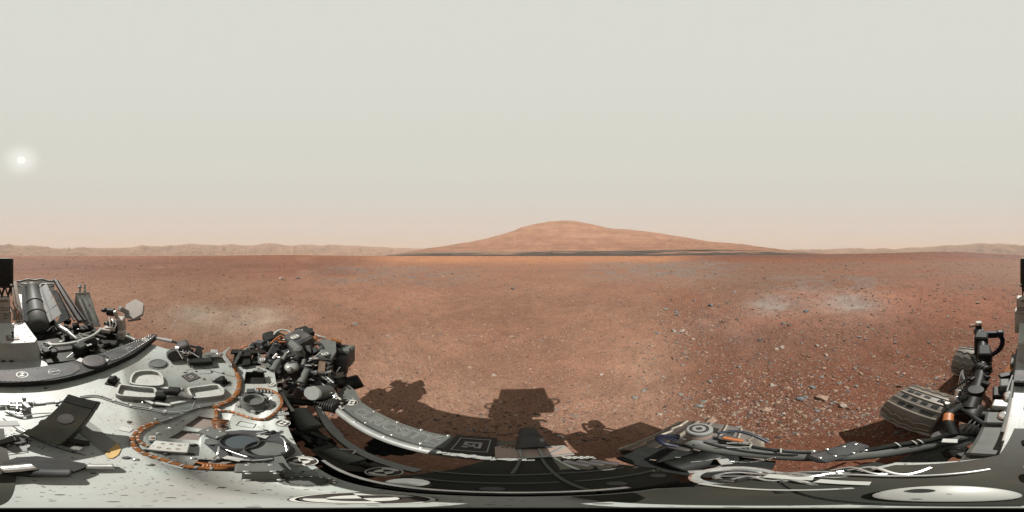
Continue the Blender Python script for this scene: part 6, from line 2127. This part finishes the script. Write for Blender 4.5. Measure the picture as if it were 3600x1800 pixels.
q_ = MB(); q_.bar((.58, -2.1, .86), (.36, -2.15, .86), .07, .09); q_.tube([(.36, -2.15, .86), (.29, -2.15, .80), (.30, -2.13, .66), (.40, -2.12, .52), (.52, -2.12, .44)], .034, 10); q_.box((.31, -2.12, .90), (.09, .09, .07), 5)
q_.build('fork', BLUE, bo)
q_ = MB()
for k in range(4): q_.bar((.27 + .08 * (k % 2), -2.165, .936), (.27 + .08 * ((k + 1) % 2), -2.08, .936), .006, .005)
q_.ring((.31, -2.12, .936), (0, 0, 1), .012, .02, .004, 16)
q_.build('fork_cap', LGREY, bo)
q_ = MB()
for k in range(14):
    p = Vector((.36 + rr.uniform(-.08, .1), rr.uniform(-1.5, -.8), .80 + rr.uniform(-.05, .05)))
    q_.tube([p, p + Vector([rr.uniform(-.06, .06) for _ in range(3)]), p + Vector([rr.uniform(-.1, .1), rr.uniform(-.15, .15), -.05])], .008, 6)
for k in range(12):
    p = Vector((.34 + rr.uniform(-.06, .08), rr.uniform(-1.6, -.85), .80)); q_.box(p, [rr.uniform(.02, .06) for _ in range(3)], [rr.uniform(0, 90) for _ in range(3)])
q_.build('wiring_loom', BLACK, bo)
q_ = MB()
for k in range(5): q_.tube([(.44 + .012 * k, -1.12, .62), (.46 + .01 * k, -1.22, .74 + .02 * k), (.50, -1.28, .72 + .03 * k)], .006, 6)
q_.cyl((.46, -1.06, .60), (.47, -1.12, .70), .03); q_.cyl((.40, -.95, .76), (.46, -.98, .70), .03)
q_.build('silver_connector', SILVER, bo)

# left side rocker, mostly hidden by the deck
lr = empty('rocker_arm', (-1.5, -.2, .7), rover)
MB().tube([(-1.68, .2, .8), (-1.55, -.1, .78), (-1.36, -.44, .95), (-1.30, -.74, .78), (-1.45, -1.1, .7), (-1.6, -2.1, .85)], .045, 14).build('rocker_tube', DARK, lr)
MB().tube([(-1.45, -1.1, .7), (-1.62, -1.02, .3)], .045, 12).build('wheel_strut', DARK, lr)
MB().tube([(-1.68, .2, .8), (-1.60, .22, .5), (-1.62, .22, .28)], .045, 12).build('wheel_strut', DARK, lr)

# ---- mast and camera head (the camera that took the picture is inside it)
ms = empty('camera_mast', (0, 0, DZ), rover)
MB().cyl((0, 0, DZ), (0, 0, 1.28), .016, .016, 28).lathe((0, 0, DZ), (0, 0, 1), [(0, .024), (.006, .023), (.006, .016)], 28).build('mast_foot', OLIVE, ms)
MB().box((-.095, 0, 1.43), (.29, .16, .36), 0).cyl((0, 0, 1.22), (0, 0, 1.4), .07).build('mast_pole', LGREY, ms)
q_ = MB(); q_.tube([(.05, 0, 1.45), (.12, 0, 1.44), (.16, 0, 1.42), (.17, 0, 1.40)], .014); q_.build('mast_cable', BLACK, ms)
q_ = MB(); q_.bar((-.29, 0, 1.60), (.14, 0, 1.62), .16, .06); q_.box((-.235, 0, 1.71), (.12, .18, .22), 0); q_.box((-.105, 0, 1.72), (.045, .15, .2), (0, 16, 0)); q_.box((.02, 0, 1.70), (.12, .15, .2), (0, -8, 0)); q_.box((.20, 0, 1.73), (.15, .15, .18), (0, 10, 0)); q_.box((.12, 0, 1.66), (.12, .14, .05), (0, -20, 0))
q_.build('neck_yoke', LGREY, ms)
MB().box((.0, 0, 1.91), (.50, .28, .21), 0, .06).box((.06, 0, 2.03), (.36, .2, .03), 0).build('camera_housing', WHITE, ms)
q_ = MB(); q_.box((-.16, .17, 1.80), (.09, .08, .09), 0); q_.box((.12, .17, 1.80), (.09, .08, .09), 0); q_.build('camera_box', SLATE, ms)
q_ = MB(); q_.tube([(-.29, 0, 1.79), (-.34, 0, 1.78), (-.355, 0, 1.73), (-.33, 0, 1.69), (-.27, 0, 1.68)], .010); q_.tube([(.25, 0, 1.86), (.33, 0, 1.85), (.35, 0, 1.80), (.31, 0, 1.74), (.25, 0, 1.74)], .010); q_.build('cable_loop', BLACK, ms)

# ------------------------------------------------------------------ haze
HZ_R = 39000
hzm = bpy.data.materials.new('dusty_air'); hzm.use_nodes = True
n = hzm.node_tree.nodes; n.clear()
ov = n.new('ShaderNodeOutputMaterial'); pv_ = n.new('ShaderNodeVolumePrincipled')
pv_.inputs['Density'].default_value = 2.6e-5
pv_.inputs['Color'].default_value = (0.68, 0.54, 0.44, 1)
pv_.inputs['Anisotropy'].default_value = 0.0
hzm.node_tree.links.new(pv_.outputs[0], ov.inputs['Volume'])
m_ = MB(); zt, zb = 3300, -60
m_.add([(-HZ_R, -HZ_R, zb), (HZ_R, -HZ_R, zb), (HZ_R, HZ_R, zb), (-HZ_R, HZ_R, zb), (-HZ_R, -HZ_R, zt), (HZ_R, -HZ_R, zt), (HZ_R, HZ_R, zt), (-HZ_R, HZ_R, zt)],
       [(3, 2, 1, 0), (4, 5, 6, 7), (0, 1, 5, 4), (1, 2, 6, 5), (2, 3, 7, 6), (3, 0, 4, 7)])
hz_o = m_.build('haze', hzm)
tag(hz_o, kind='stuff')

FINE = ('bolt', 'rivet', 'screw_head', 'vent_pattern', 'hole_pattern', 'pattern', 'panel_seam', 'deck_bolt', 'checker_pattern')
bpy.context.view_layer.update()
for o in list(scene.objects):
    base = o.name.split('.')[0]
    if o.type != 'MESH' or base not in FINE or o.parent is None: continue
    p = o.parent
    if p.type != 'MESH':
        want = {'differential_bar': 'beam', 'mars_rover': 'deck', 'robotic_arm': 'upper_link', 'power_source': 'radiator_panel', 'rocker_arm': 'joint_collar', 'front_housing': 'front_panel'}.get(p.name.split('.')[0])
        p = next((c for c in p.children if c.name.split('.')[0] == want), None)
    if p is not None: absorb(p, o)
for o in scene.objects:
    if 'wo' in o: del o['wo']
